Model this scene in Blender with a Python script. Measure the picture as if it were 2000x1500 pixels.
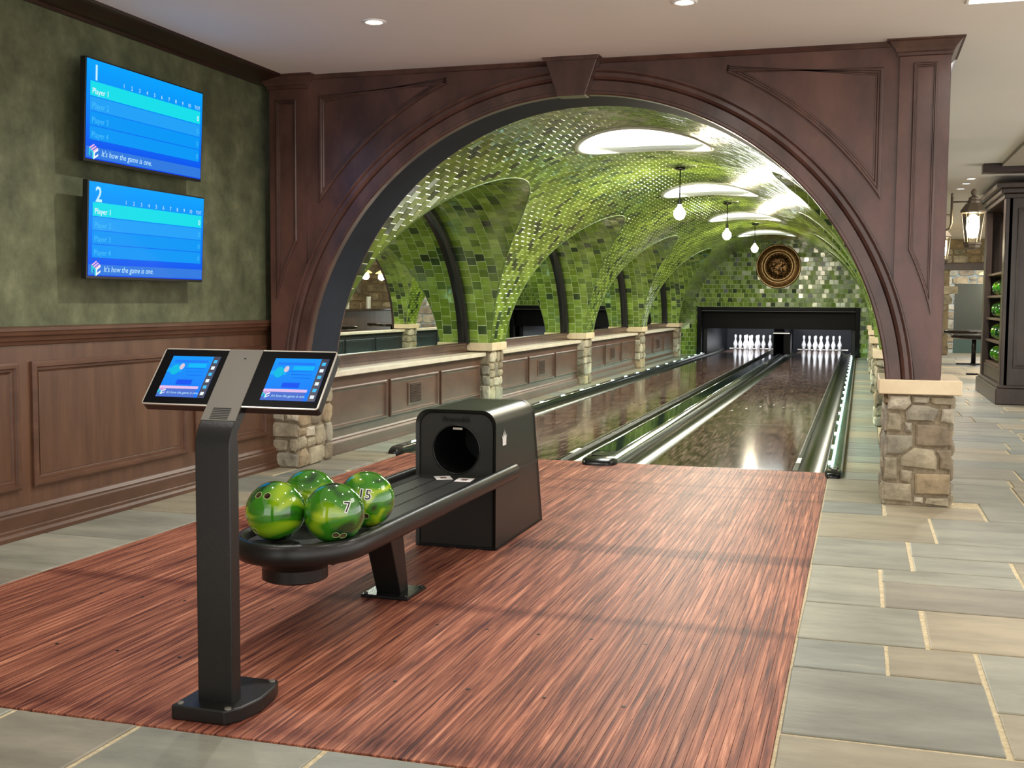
import bpy, math, random
import numpy as np
from mathutils import Vector, Matrix
random.seed(7)
RND = random.Random(11)
S = bpy.context.scene
C = S.collection
PI = math.pi
for o in list(bpy.data.objects):
    bpy.data.objects.remove(o)

# ------------------------------------------------------------------ camera, world, exposure
cam = bpy.data.objects.new('camera', bpy.data.cameras.new('camera'))
C.objects.link(cam)
cr, cu, cf = Vector((.95644345, .29184769, .0063912)), Vector((-.02708725, .06692844, .99739003)), Vector((-.29065822, .95412028, -.07191862))
CAM = Vector((1.51079, -8.554, 1.22736))
m = Matrix.Identity(4)
for i in range(3):
    m[i][0], m[i][1], m[i][2], m[i][3] = cr[i], cu[i], -cf[i], CAM[i]
cam.matrix_world = m
cam.data.lens = 40.2018; cam.data.sensor_width = 36; cam.data.clip_start = .05; cam.data.clip_end = 200
S.camera = cam
S.view_settings.view_transform = 'Standard'; S.view_settings.look = 'None'
S.view_settings.gamma = 1; S.view_settings.use_curve_mapping = False
S.view_settings.exposure = 0.27
W = bpy.data.worlds.new('world'); S.world = W; W.use_nodes = True
W.node_tree.nodes['Background'].inputs[0].default_value = (1.0, .975, .95, 1)
W.node_tree.nodes['Background'].inputs[1].default_value = 1.95


def lin(c):
    return tuple(((x / 255) / 12.92 if x / 255 <= .04045 else ((x / 255 + .055) / 1.055) ** 2.4) for x in c) + (1,)


def light(kind, loc, power, col=(1, 1, 1), size=.1, size2=None, direction=(0, 0, -1), parent=None, spread=None, name='lamp_light', spot=None, blend=.5):
    l = bpy.data.lights.new(name, kind)
    l.energy = power; l.color = col[:3]
    if kind == 'AREA':
        l.size = size
        l.shape = 'DISK'
        if size2:
            l.shape = 'RECTANGLE'; l.size_y = size2
        if spread: l.spread = spread
    elif kind == 'SPOT':
        l.shadow_soft_size = size; l.spot_size = spot or 2.4; l.spot_blend = blend
    else:
        l.shadow_soft_size = size
    o = bpy.data.objects.new(name, l); C.objects.link(o)
    o.location = loc
    o.rotation_euler = Vector(direction).to_track_quat('-Z', 'Y').to_euler()
    if parent: o.parent = parent; o.matrix_parent_inverse = parent.matrix_world.inverted()
    return o


# ------------------------------------------------------------------ helpers
class MB:
    def __init__(s): s.v = []; s.f = []; s.m = []
    def add(s, vs, fs, mi=0):
        b = len(s.v); s.v += [tuple(p) for p in vs]
        s.f += [tuple(i + b for i in f) for f in fs]; s.m += [mi] * len(fs)
        return s
    def box(s, x0, x1, y0, y1, z0, z1, mi=0):
        vs = [(x, y, z) for z in (z0, z1) for y in (y0, y1) for x in (x0, x1)]
        return s.add(vs, [(0, 2, 3, 1), (4, 5, 7, 6), (0, 1, 5, 4), (1, 3, 7, 5), (3, 2, 6, 7), (2, 0, 4, 6)], mi)
    def prism(s, poly, vec, mi=0):
        n = len(poly); v = Vector(vec)
        a = [Vector(p) for p in poly]; b = [p + v for p in a]
        return s.add(a + b, [tuple(range(n))[::-1], tuple(range(n, 2 * n))] + [(i, (i + 1) % n, n + (i + 1) % n, n + i) for i in range(n)], mi)
    def loft(s, rings, closed=True, caps=False, loop=False, mi=0):
        n = len(rings[0]); k = len(rings); vs = [p for r in rings for p in r]; fs = []
        for a in range(k if loop else k - 1):
            b = (a + 1) % k
            for i in range(n if closed else n - 1):
                j = (i + 1) % n
                fs.append((a * n + i, a * n + j, b * n + j, b * n + i))
        if caps: fs += [tuple(range(n))[::-1], tuple(range((k - 1) * n, k * n))]
        return s.add(vs, fs, mi)
    def lathe(s, prof, c=(0, 0, 0), seg=24, mi=0, axis='z'):
        rings = []
        for r, h in prof:
            ring = []
            for i in range(seg):
                a = 2 * PI * i / seg; x, y = r * math.cos(a), r * math.sin(a)
                p = (x, y, h) if axis == 'z' else ((h, x, y) if axis == 'x' else (y, h, x))
                ring.append((c[0] + p[0], c[1] + p[1], c[2] + p[2]))
            rings.append(ring)
        return s.loft(rings, True, True, mi=mi)
    def tube(s, pts, r, seg=8, mi=0, caps=True):
        rings = []; P = [Vector(p) for p in pts]
        up = None
        for i, p in enumerate(P):
            t = ((P[min(i + 1, len(P) - 1)] - P[max(i - 1, 0)])).normalized()
            if up is None: up = t.orthogonal().normalized()
            up = (up - t * up.dot(t)).normalized(); w = t.cross(up)
            rr = r[i] if isinstance(r, (list, tuple)) else r
            rings.append([tuple(p + (up * math.cos(2 * PI * k / seg) + w * math.sin(2 * PI * k / seg)) * rr) for k in range(seg)])
        return s.loft(rings, True, caps, mi=mi)


def mesh(name, mb, mats, smooth=False, recalc=True):
    me = bpy.data.meshes.new(name)
    me.from_pydata(mb.v, [], mb.f)
    if not isinstance(mats, (list, tuple)): mats = [mats]
    for q in mats: me.materials.append(q)
    if len(mats) > 1: me.polygons.foreach_set('material_index', mb.m)
    if recalc:
        import bmesh
        bm = bmesh.new(); bm.from_mesh(me); bmesh.ops.recalc_face_normals(bm, faces=bm.faces); bm.to_mesh(me); bm.free()
    if smooth: me.shade_smooth()
    me.update()
    return me


def obj(name, mb, mats, parent=None, smooth=False, bevel=0, recalc=True, smooth_angle=None, seg=2):
    me = mesh(name, mb, mats, smooth or smooth_angle is not None, recalc)
    o = bpy.data.objects.new(name, me); C.objects.link(o)
    if parent: o.parent = parent; o.matrix_parent_inverse = parent.matrix_world.inverted()
    if smooth_angle is not None:
        me.set_sharp_from_angle(angle=math.radians(smooth_angle))
    if bevel:
        b = o.modifiers.new('bevel', 'BEVEL'); b.width = bevel; b.segments = seg; b.limit_method = 'ANGLE'; b.angle_limit = .6
        if not (smooth or smooth_angle): me.shade_smooth(); b.harden_normals = True
    return o


def tag(o, label=None, cat=None, group=None, kind=None):
    if label: o['label'] = label
    if cat: o['category'] = cat
    if group: o['group'] = group
    if kind: o['kind'] = kind
    return o


def thing(name, label, cat, loc=(0, 0, 0), group=None, kind=None):
    o = bpy.data.objects.new(name, None); C.objects.link(o)
    o.empty_display_size = .1; o.location = loc
    o.matrix_world = Matrix.Translation(loc)
    tag(o, label, cat, group, kind)
    return o


def dup(root, delta, label=None, group=None):
    """copy of a thing, its parts and sub-parts, moved by delta"""
    def cp(o, par):
        c = o.copy(); C.objects.link(c); c.parent = par
        for ch in o.children: cp(ch, c)
        return c
    r = cp(root, None); r.location = root.location + Vector(delta)
    if label: r['label'] = label
    if group: r['group'] = group
    return r


def offset(poly, d):
    """inset a CCW polygon by d with mitred corners"""
    n = len(poly); out = []
    for i in range(n):
        p0, p1, p2 = Vector(poly[i - 1]), Vector(poly[i]), Vector(poly[(i + 1) % n])
        e1, e2 = (p1 - p0).normalized(), (p2 - p1).normalized()
        n1, n2 = Vector((-e1.y, e1.x)), Vector((-e2.y, e2.x))
        k = max(.18, 1 + n1.dot(n2))
        out.append(p1 + (n1 + n2) * d / k)
    return out


class Frame:
    """a plane: origin o, right u, up v, outward n"""
    def __init__(s, o, u, v):
        s.o, s.u, s.v = Vector(o), Vector(u).normalized(), Vector(v).normalized(); s.n = s.u.cross(s.v)
    def __call__(s, x, y, h=0): return s.o + s.u * x + s.v * y + s.n * h


def panel_frame(poly, prof, fr, name, mat, parent, loop_fill=None, fn=None, **k):
    """moulding swept round a CCW polygon; prof = [(inset, height)]"""
    mb = MB(); rings = []
    for d, h in prof:
        rings.append([fr(p[0], p[1], h) for p in (fn(d) if fn else offset(poly, d))])
    mb.loft(rings)
    if loop_fill is not None:
        mb.add(rings[-1], [tuple(range(len(poly)))])
    return obj(name, mb, mat, parent, recalc=False, **k)


def rect(x0, x1, y0, y1): return [(x0, y0), (x1, y0), (x1, y1), (x0, y1)]


def flat(fr, poly, h, name, mat, parent, th=0, **k):
    mb = MB()
    if th:
        mb.prism([fr(x, y, h) for x, y in poly], fr.n * th)
    else:
        mb.add([fr(x, y, h) for x, y in poly], [tuple(range(len(poly)))])
    return obj(name, mb, mat, parent, recalc=bool(th), **k)


def extrude_profile(prof, fr, x0, x1, name, mat, parent, **k):
    """prof = [(h, y)] outline swept from x0 to x1 along fr.u"""
    mb = MB(); mb.prism([fr(x0, y, h) for h, y in prof], fr.u * (x1 - x0))
    return obj(name, mb, mat, parent, **k)


def text(s, fr, x, y, size, mat, parent, name='lettering', h=.001, align='LEFT', shear=0, extr=0, xs=1.0, bold=0, remap=None):
    cu_ = bpy.data.curves.new(name, 'FONT'); cu_.body = s; cu_.size = size; cu_.align_x = align; cu_.shear = shear
    cu_.offset = bold; cu_.resolution_u = 2; cu_.extrude = extr
    t = bpy.data.objects.new(name, cu_); C.objects.link(t)
    bpy.context.view_layer.update()
    me = bpy.data.meshes.new_from_object(t.evaluated_get(bpy.context.evaluated_depsgraph_get()))
    bpy.data.objects.remove(t)
    if remap:
        import bmesh
        bm = bmesh.new(); bm.from_mesh(me); bmesh.ops.triangulate(bm, faces=bm.faces)
        for _ in range(3):
            bmesh.ops.subdivide_edges(bm, edges=[e for e in bm.edges if e.calc_length() > .006], cuts=1)
            bmesh.ops.triangulate(bm, faces=bm.faces)
        bm.to_mesh(me); bm.free()
    for v in me.vertices:
        v.co = fr(x + v.co.x * xs, y + v.co.y, h + v.co.z)
        if remap: v.co = remap(v.co)
    me.materials.clear(); me.materials.append(mat)
    o = bpy.data.objects.new(name, me); C.objects.link(o)
    if parent: o.parent = parent; o.matrix_parent_inverse = parent.matrix_world.inverted()
    return o


# ------------------------------------------------------------------ materials
MATS = {}
def mat(name, col, rough=.5, metal=0, emis=0, coat=0, spec=.5, coat_rough=.05, noise=None, bump=0, bump_scale=30, bump_detail=3, emcol=None, alpha=1, trans=0, mapscale=(1, 1, 1), rand=0, ior=1.45):
    if name in MATS: return MATS[name]
    m_ = bpy.data.materials.new(name); m_.use_nodes = True; nt = m_.node_tree; b = nt.nodes['Principled BSDF']
    c = lin(col); b.inputs['Base Color'].default_value = c
    b.inputs['Roughness'].default_value = rough; b.inputs['Metallic'].default_value = metal
    b.inputs['Coat Weight'].default_value = coat; b.inputs['Coat Roughness'].default_value = coat_rough
    b.inputs['Specular IOR Level'].default_value = spec
    b.inputs['Transmission Weight'].default_value = trans; b.inputs['IOR'].default_value = ior
    if emis:
        b.inputs['Emission Color'].default_value = lin(emcol or col); b.inputs['Emission Strength'].default_value = emis
    L = nt.links
    if noise or bump:
        tc = nt.nodes.new('ShaderNodeTexCoord'); mp = nt.nodes.new('ShaderNodeMapping'); mp.inputs['Scale'].default_value = mapscale
        L.new(tc.outputs['Object'], mp.inputs[0])
        src = mp.outputs[0]
        if rand:
            oi = nt.nodes.new('ShaderNodeObjectInfo'); va = nt.nodes.new('ShaderNodeVectorMath'); va.operation = 'ADD'
            sc = nt.nodes.new('ShaderNodeVectorMath'); sc.operation = 'SCALE'; sc.inputs[3].default_value = 37
            cx = nt.nodes.new('ShaderNodeCombineXYZ'); L.new(oi.outputs['Random'], cx.inputs[0]); L.new(oi.outputs['Random'], cx.inputs[1])
            L.new(cx.outputs[0], sc.inputs[0]); L.new(src, va.inputs[0]); L.new(sc.outputs[0], va.inputs[1]); src = va.outputs[0]
    if noise:
        scale, det, stops = noise
        nz = nt.nodes.new('ShaderNodeTexNoise'); nz.inputs['Scale'].default_value = scale; nz.inputs['Detail'].default_value = det; nz.inputs['Roughness'].default_value = .65
        L.new(src, nz.inputs['Vector'])
        rp = nt.nodes.new('ShaderNodeValToRGB'); e = rp.color_ramp.elements
        while len(e) < len(stops): e.new(.5)
        for i, (p_, cc) in enumerate(stops): e[i].position = p_; e[i].color = lin(cc)
        L.new(nz.outputs['Fac'], rp.inputs[0])
        out = rp.outputs[0]
        if rand:
            hs = nt.nodes.new('ShaderNodeHueSaturation'); mr = nt.nodes.new('ShaderNodeMapRange')
            mr.inputs[3].default_value = 1 - rand; mr.inputs[4].default_value = 1 + rand
            L.new(oi.outputs['Random'], mr.inputs[0]); L.new(mr.outputs[0], hs.inputs['Value']); L.new(out, hs.inputs['Color']); out = hs.outputs[0]
        L.new(out, b.inputs['Base Color'])
    if bump:
        n2 = nt.nodes.new('ShaderNodeTexNoise'); n2.inputs['Scale'].default_value = bump_scale; n2.inputs['Detail'].default_value = bump_detail
        L.new(src, n2.inputs['Vector']); bp = nt.nodes.new('ShaderNodeBump'); bp.inputs['Strength'].default_value = bump; bp.inputs['Distance'].default_value = .02
        L.new(n2.outputs['Fac'], bp.inputs['Height']); L.new(bp.outputs[0], b.inputs['Normal'])
    MATS[name] = m_
    return m_


def wood(name, dark, mid, light_, rough=.32, grain=(30, 30, 2.2), coat=.25, **k):
    return mat(name, mid, rough, noise=(1.0, 6, [(.3, dark), (.52, mid), (.75, light_)]), mapscale=grain, coat=coat, coat_rough=.25, bump=.04, bump_scale=3, **k)


M_ARCH = wood('mahogany_wood', (60, 39, 34), (86, 57, 49), (108, 74, 63), rough=.3, grain=(3, 3, 1.5))
M_ARCH2 = wood('mahogany_mould', (52, 34, 30), (76, 52, 45), (100, 70, 60), rough=.28, grain=(4, 4, 2))
M_WAIN = wood('walnut_wainscot', (78, 53, 38), (96, 67, 49), (112, 80, 60), rough=.38, grain=(9, 9, 1.2))
M_WAINM = wood('walnut_moulding', (72, 46, 31), (90, 60, 42), (110, 76, 56), rough=.42, grain=(6, 2, 6), coat=.06)
M_LOW = wood('grey_brown_wood', (78, 54, 42), (94, 66, 53), (108, 79, 64), rough=.48, grain=(4, 2, 4), coat=.05)
M_LOWM = wood('grey_brown_moulding', (74, 52, 40), (90, 64, 51), (104, 76, 62), rough=.42, grain=(4, 2, 4), coat=.08)
M_LOWSHADE = mat('shaded_panel', (40, 44, 46), .4)  # right low walls: the shade on them is put into this dark colour
M_CROWN = wood('dark_crown', (30, 14, 10), (44, 22, 16), (58, 30, 22), rough=.4, grain=(4, 2, 4))
M_CAB = wood('dark_cabinet_wood', (46, 36, 32), (62, 50, 44), (80, 64, 56), rough=.32, grain=(5, 5, 1.5))
M_SOFFIT = mat('blue_grey_soffit', (38, 44, 54), .7, spec=.15, noise=(2, 3, [(.3, (33, 39, 48)), (.7, (42, 49, 60))]))
M_CEIL = mat('ceiling_paint', (232, 229, 224), .75, noise=(.6, 2, [(.3, (228, 225, 220)), (.7, (236, 233, 228))]))
M_PLASTER = mat('green_plaster', (90, 95, 70), .72, noise=(5, 8, [(.28, (62, 66, 46)), (.45, (84, 88, 62)), (.58, (98, 102, 74)), (.8, (132, 134, 102))]), bump=.25, bump_scale=9, bump_detail=6)
M_STONE = [mat('stone_%s' % n, c, .85, noise=(7, 7, [(.25, tuple(int(x * .66) for x in c)), (.5, c), (.78, tuple(min(255, int(x * 1.22)) for x in c))]), bump=.7, bump_scale=16, bump_detail=6)
           for n, c in (('tan', (158, 147, 124)), ('cream', (188, 178, 158)), ('brown', (134, 120, 100)), ('grey', (152, 145, 128)), ('rust', (156, 138, 110)))]
M_MORTAR = mat('mortar', (150, 136, 112), .95, noise=(30, 4, [(.3, (128, 115, 94)), (.7, (166, 152, 128))]), bump=.4, bump_scale=60)
M_CAP = mat('limestone_cap', (226, 206, 172), .6, noise=(4, 4, [(.3, (214, 192, 156)), (.7, (236, 218, 186))]), bump=.08, bump_scale=30)
M_SLAB = mat('counter_stone', (228, 216, 196), .35, noise=(5, 4, [(.3, (216, 202, 180)), (.7, (238, 228, 210))]))
M_BLACK = mat('black_metal', (25, 24, 23), .33, bump=.05, bump_scale=220, spec=.5)
M_BLACKS = mat('black_satin', (26, 26, 26), .25)
M_RETURN = mat('ball_return_plastic', (38, 39, 35), .34, bump=.05, bump_scale=400, spec=.5)
M_RUBBER = mat('tray_rubber', (44, 46, 43), .4, noise=(9, 3, [(.3, (38, 40, 37)), (.7, (54, 56, 52))]))
M_DARK = mat('black_void', (8, 8, 9), .5)
M_PIT = mat('pit_dark', (20, 22, 27), .35)
M_MASK = mat('masking_black', (7, 7, 9), .4, spec=.15)
M_STEEL = mat('console_steel', (112, 108, 100), .45, metal=.3)
M_SILVER = mat('silver_edge', (190, 186, 176), .3, metal=.6)
M_GLASSB = mat('bezel_glass', (8, 8, 10), .35, spec=.06)
M_WHITE = mat('white_plastic', (235, 235, 232), .3)
M_PIN = mat('pin_white', (244, 244, 246), .22, coat=.3)
M_STRIPE = mat('pin_stripe', (120, 96, 100), .3)
M_GUTTER = mat('gutter_metal', (54, 60, 46), .28, metal=.75)
M_CAPPING = mat('capping_dark', (34, 46, 40), .16, coat=.6)
M_CAPTOP = mat('capping_green_glass', (22, 52, 42), .1, coat=1)
M_CHROME = mat('chrome', (190, 190, 186), .15, metal=1)
M_MIRROR = mat('mirror_glass', (222, 228, 220), .0, metal=1)
M_GROUT = mat('grout_green', (214, 232, 176), .8)
M_FGROUT = mat('floor_grout', (222, 206, 170), .95, noise=(60, 4, [(.3, (196, 178, 140)), (.7, (236, 222, 190))]), bump=.5, bump_scale=120)
M_SKYF = mat('skylight_frame', (226, 236, 222), .3, coat=.4)
M_SKYL = mat('skylight_glow', (255, 255, 255), .5, emis=3)
M_BULB = mat('bulb_glow', (255, 238, 205), .4, emis=22)
M_LENS = mat('downlight_glow', (255, 246, 230), .4, emis=14)
M_LED = mat('led_glow', (200, 255, 226), .4, emis=12)
M_BRONZE = mat('bronze', (118, 84, 48), .35, metal=.7, noise=(14, 4, [(.3, (84, 58, 32)), (.7, (146, 106, 62))]))
M_BRONZEL = mat('bronze_light', (206, 176, 124), .3, metal=.6)
M_RELIEF = mat('relief_bronze', (90, 62, 34), .25, metal=.7, noise=(16, 5, [(.35, (40, 26, 14)), (.7, (128, 92, 48))]), bump=1, bump_scale=14, bump_detail=4)
M_IRON = mat('lantern_iron', (118, 106, 90), .4, metal=.4)
M_GLASS = mat('clear_glass', (245, 240, 220), .03, trans=1, ior=1.1)
M_PAPER = mat('card_white', (236, 232, 228), .5)
M_PRINT = mat('card_print', (120, 96, 84), .6)
M_BOX = mat('brown_box', (122, 78, 44), .6)
M_TEAL = mat('teal_paint', (90, 122, 126), .4)
M_SLATE = mat('bluish_board', (84, 96, 100), .35)

GREENS = [(116, 142, 48), (106, 132, 40), (124, 152, 58), (138, 166, 68), (94, 120, 42), (88, 112, 46), (48, 66, 36), (62, 84, 44), (148, 172, 80), (116, 142, 60)]
GW = [18, 16, 16, 9, 12, 7, 6, 5, 4, 7]
M_TILE = [mat('tile_green_%s' % n, c, .15, noise=(6, 3, [(.3, tuple(int(x * .86) for x in c)), (.7, tuple(min(255, int(x * 1.1)) for x in c))]),
              bump=.02, bump_scale=8, bump_detail=1, coat=.2, coat_rough=.05)
          for n, c in zip('moss fern leaf lime olive forest bottle pine pear sage'.split(), GREENS)]


def wood_print(name, stops, rough, coat, scale, xs, lines=None, rnd=False, cr_=.06, val=.16):
    """printed rustic plank wood: long grain, dark knots, optional fine board lines"""
    m_ = bpy.data.materials.new(name); m_.use_nodes = True; nt = m_.node_tree; L = nt.links; b = nt.nodes['Principled BSDF']
    b.inputs['Roughness'].default_value = rough; b.inputs['Coat Weight'].default_value = coat; b.inputs['Coat Roughness'].default_value = cr_
    b.inputs['Specular IOR Level'].default_value = .13 if rnd else .24
    N = nt.nodes.new
    tc = N('ShaderNodeTexCoord'); oi = N('ShaderNodeObjectInfo')
    cx = N('ShaderNodeCombineXYZ'); mu = N('ShaderNodeMath'); mu.operation = 'MULTIPLY'; mu.inputs[1].default_value = 53 if rnd else 0
    L.new(oi.outputs['Random'], mu.inputs[0]); L.new(mu.outputs[0], cx.inputs[1]); L.new(mu.outputs[0], cx.inputs[2])
    ad = N('ShaderNodeVectorMath'); ad.operation = 'ADD'; L.new(tc.outputs['Object'], ad.inputs[0]); L.new(cx.outputs[0], ad.inputs[1])
    mp = N('ShaderNodeMapping'); mp.inputs['Scale'].default_value = (xs, scale, 1); L.new(ad.outputs[0], mp.inputs[0])
    g = N('ShaderNodeTexNoise'); g.inputs['Scale'].default_value = 1; g.inputs['Detail'].default_value = 7; g.inputs['Roughness'].default_value = .7; g.inputs['Distortion'].default_value = .6
    L.new(mp.outputs[0], g.inputs['Vector'])
    rp = N('ShaderNodeValToRGB'); e = rp.color_ramp.elements
    while len(e) < len(stops): e.new(.5)
    for i, (p_, cc) in enumerate(stops): e[i].position = p_; e[i].color = lin(cc)
    L.new(g.outputs['Fac'], rp.inputs[0])
    # broad dark knots that cross neighbouring boards
    mp2 = N('ShaderNodeMapping'); mp2.inputs['Scale'].default_value = (7, 2.4, 1); L.new(tc.outputs['Object'], mp2.inputs[0])
    k = N('ShaderNodeTexNoise'); k.inputs['Scale'].default_value = 1; k.inputs['Detail'].default_value = 4; L.new(mp2.outputs[0], k.inputs['Vector'])
    kr = N('ShaderNodeMapRange'); kr.inputs[1].default_value = .54; kr.inputs[2].default_value = .68; L.new(k.outputs['Fac'], kr.inputs[0])
    mx = N('ShaderNodeMix'); mx.data_type = 'RGBA'; mx.blend_type = 'MULTIPLY'; L.new(kr.outputs[0], mx.inputs[0]); L.new(rp.outputs[0], mx.inputs[6]); mx.inputs[7].default_value = lin((150, 122, 140))
    out = mx.outputs[2]
    hs = N('ShaderNodeHueSaturation'); mr = N('ShaderNodeMapRange'); mr.inputs[3].default_value = 1 - val; mr.inputs[4].default_value = 1 + val
    if rnd:
        L.new(oi.outputs['Random'], mr.inputs[0]); L.new(mr.outputs[0], hs.inputs['Value']); L.new(out, hs.inputs['Color']); out = hs.outputs[0]
    if lines:
        sx = N('ShaderNodeSeparateXYZ'); L.new(tc.outputs['Object'], sx.inputs[0])
        d = N('ShaderNodeMath'); d.operation = 'DIVIDE'; d.inputs[1].default_value = lines; L.new(sx.outputs[0], d.inputs[0])
        fl = N('ShaderNodeMath'); fl.operation = 'FLOOR'; L.new(d.outputs[0], fl.inputs[0])
        wn = N('ShaderNodeTexWhiteNoise'); wn.noise_dimensions = '1D'; L.new(fl.outputs[0], wn.inputs['W'])
        L.new(wn.outputs['Value'], mr.inputs[0]); L.new(mr.outputs[0], hs.inputs['Value']); L.new(out, hs.inputs['Color'])
        fr_ = N('ShaderNodeMath'); fr_.operation = 'FRACT'; L.new(d.outputs[0], fr_.inputs[0])
        lt = N('ShaderNodeMath'); lt.operation = 'LESS_THAN'; lt.inputs[1].default_value = .07; L.new(fr_.outputs[0], lt.inputs[0])
        m2 = N('ShaderNodeMix'); m2.data_type = 'RGBA'; m2.blend_type = 'MULTIPLY'; L.new(lt.outputs[0], m2.inputs[0]); L.new(hs.outputs[0], m2.inputs[6]); m2.inputs[7].default_value = (.45, .4, .4, 1)
        out = m2.outputs[2]
    L.new(out, b.inputs['Base Color'])
    MATS[name] = m_
    return m_


M_BOARD = wood_print('approach_board', [(.3, (58, 33, 37)), (.42, (110, 63, 54)), (.51, (150, 92, 72)), (.6, (186, 122, 96)), (.74, (222, 166, 136))], .5, 0, 1.6, 60, rnd=True, cr_=.16, val=.14)
M_LANE = wood_print('lane_laminate', [(.34, (30, 22, 22)), (.45, (70, 53, 47)), (.53, (98, 78, 68)), (.66, (150, 126, 112))], .09, 0, 3.2, 46, lines=.027, cr_=.02, val=.1)
FS = [(144, 144, 131), (135, 136, 125), (151, 150, 136), (163, 152, 129), (142, 137, 123), (131, 134, 126), (154, 146, 125)]
M_FLAG = [mat('flagstone_%s' % n, c, .5, noise=(2.2, 6, [(.3, tuple(int(x * .86) for x in c)), (.5, c), (.62, tuple(min(255, int(x * 1.08)) for x in c)), (.8, (180, 168, 142))]),
              bump=.12, bump_scale=14, mapscale=(.8, 2.2, 1), rand=.06) for n, c in zip('grey slate pale tan taupe blue sand'.split(), FS)]

AZ = -1.22                      # front face of the arch wall
VX, VZ, VR = -.34, .6, 2.05     # vault axis and radius
F = [-1.08, 3.42, 7.92, 12.42, 16.92]   # fronts of the piers
PB = .5                         # pier depth
BACK = 18.7
E_A, E_B = 2.0, 1.73            # side-vault half width (y) and height above VZ
HC = 2.79                       # ceiling height
XM = -2.68                      # mirror plane
XR = 1.955                      # outer plane on the right
BAYC = [1.43, 5.92, 10.42, 14.92]


# ================================================================== FLOOR
def stone_slab(x0, x1, y0, y1, parent, mats, top=0.0, g=.009, name='flagstone'):
    mb = MB(); j = lambda: RND.uniform(-.003, .003)
    P = [(x0 + g + j(), y0 + g + j()), (x1 - g + j(), y0 + g + j()), (x1 - g + j(), y1 - g + j()), (x0 + g + j(), y1 - g + j())]
    I = offset(P, .004)
    t = top + RND.uniform(-.001, .0008)
    mb.loft([[(p[0], p[1], t - .02) for p in P], [(p[0], p[1], t - .003) for p in P], [(p[0], p[1], t) for p in I]])
    mb.add([(p[0], p[1], t) for p in I], [(0, 1, 2, 3)])
    return obj(name, mb, RND.choice(mats), parent, recalc=False)


floor = thing('floor', 'grey and tan flagstone floor with cream joints around the wooden approach', None, kind='structure')
mb = MB()
for r_ in ((-3.2, -1.99, -8.9, -1.0), (-1.99, 1.31, -8.9, -5.775), (1.31, 6.6, -8.9, 0), (1.41, 7.4, 0, 24), (-3.2, -2.12, -1.0, 18.8)):
    mb.box(r_[0], r_[1], r_[2], r_[3], -.1, -.006)
obj('grout_bed', mb, M_FGROUT, floor)
mb = MB().box(-2.2, 1.45, -.0, 24, -.2, -.14); obj('subfloor', mb, M_DARK, floor)


def slabs(rows):
    for y0, y1, xs in rows:
        for a, b in zip(xs[:-1], xs[1:]):
            stone_slab(a, b, y0, y1, floor, M_FLAG)


slabs([(-1.215, -.78, [1.31, 1.67]), (-1.62, -1.215, [1.31, 1.67, 2.227]), (-2.355, -1.62, [1.31, 1.917, 2.9, 3.7]), (-3.04, -2.355, [1.31, 1.771]),
       (-2.71, -2.355, [1.771, 2.62, 3.4]), (-3.04, -2.71, [1.771, 2.222]), (-3.29, -2.71, [2.222, 2.95, 3.6]), (-3.745, -3.04, [1.31, 1.626]), (-3.745, -3.29, [2.222, 3.0, 3.6]), (-3.745, -3.29, [1.626, 2.222]), (-3.29, -3.04, [1.626, 2.222]),
       (-4.285, -3.745, [1.31, 1.772, 2.55, 3.3]), (-4.635, -4.285, [1.31, 1.628, 1.926]), (-5.27, -4.635, [1.31, 1.93]), (-4.9, -4.285, [1.926, 2.6]), (-5.27, -4.9, [1.93, 2.6]), (-5.775, -5.27, [1.31, 2.1, 2.8]),
       (-1.62, -1.0, [2.227, 2.9, 3.6]), (-1.0, -.25, [2.06, 2.50, 3.3]), (-.25, .05, [2.06, 2.52, 3.1]), (.05, .6, [2.06, 2.62, 3.4]),
       (-4.32, -3.59, [-2.61, -1.99]), (-3.59, -2.865, [-2.61, -1.99]), (-2.865, -2.1, [-2.61, -1.99]), (-2.1, -1.45, [-2.61, -1.99]), (-1.45, -1.06, [-2.4, -1.99]), (-1.45, -1.06, [-2.61, -2.4]), (-5.05, -4.32, [-2.61, -1.99]), (-5.775, -5.05, [-2.61, -1.99]),
       (-6.42, -5.775, [-2.6, -1.62, -.88, -.455, .14, .62, 1.24, 1.9, 2.6]), (-7.0, -6.42, [-2.6, -1.3, -.5, .3, 1.1, 2.1])])
y = -1.06
while y < 18.5:
    d = RND.uniform(.42, .7); y1 = min(y + d, 18.65)
    if y1 > 18.2: y1 = 18.65
    stone_slab(-2.56, -2.03 if y < 0 else -2.125, y, y1, floor, M_FLAG); y = y1
y = -.78
while y < 18.6:
    d = RND.uniform(.35, .62); y1 = min(y + d, 18.68)
    stone_slab(1.31 if y < -.1 else 1.42, 1.70, y, y1, floor, M_FLAG); y = y1
y = .6
cnt = 0
far = MB()
while y < 21.8:
    d = RND.uniform(.3, .62); y1 = y + d; x = 2.06
    while x < 5.6 + y * .05:
        w_ = RND.uniform(.4, .95)
        if y < 13 and cnt < 130: stone_slab(x, x + w_, y, y1, floor, M_FLAG); cnt += 1
        else:
            far.box(x + .006, x + w_ - .006, y + .006, y1 - .006, -.02, 0, mi=RND.randrange(7))
        x += w_
    y = y1
tag(obj('far_flagstones', far, M_FLAG, floor), kind='stuff')

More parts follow.
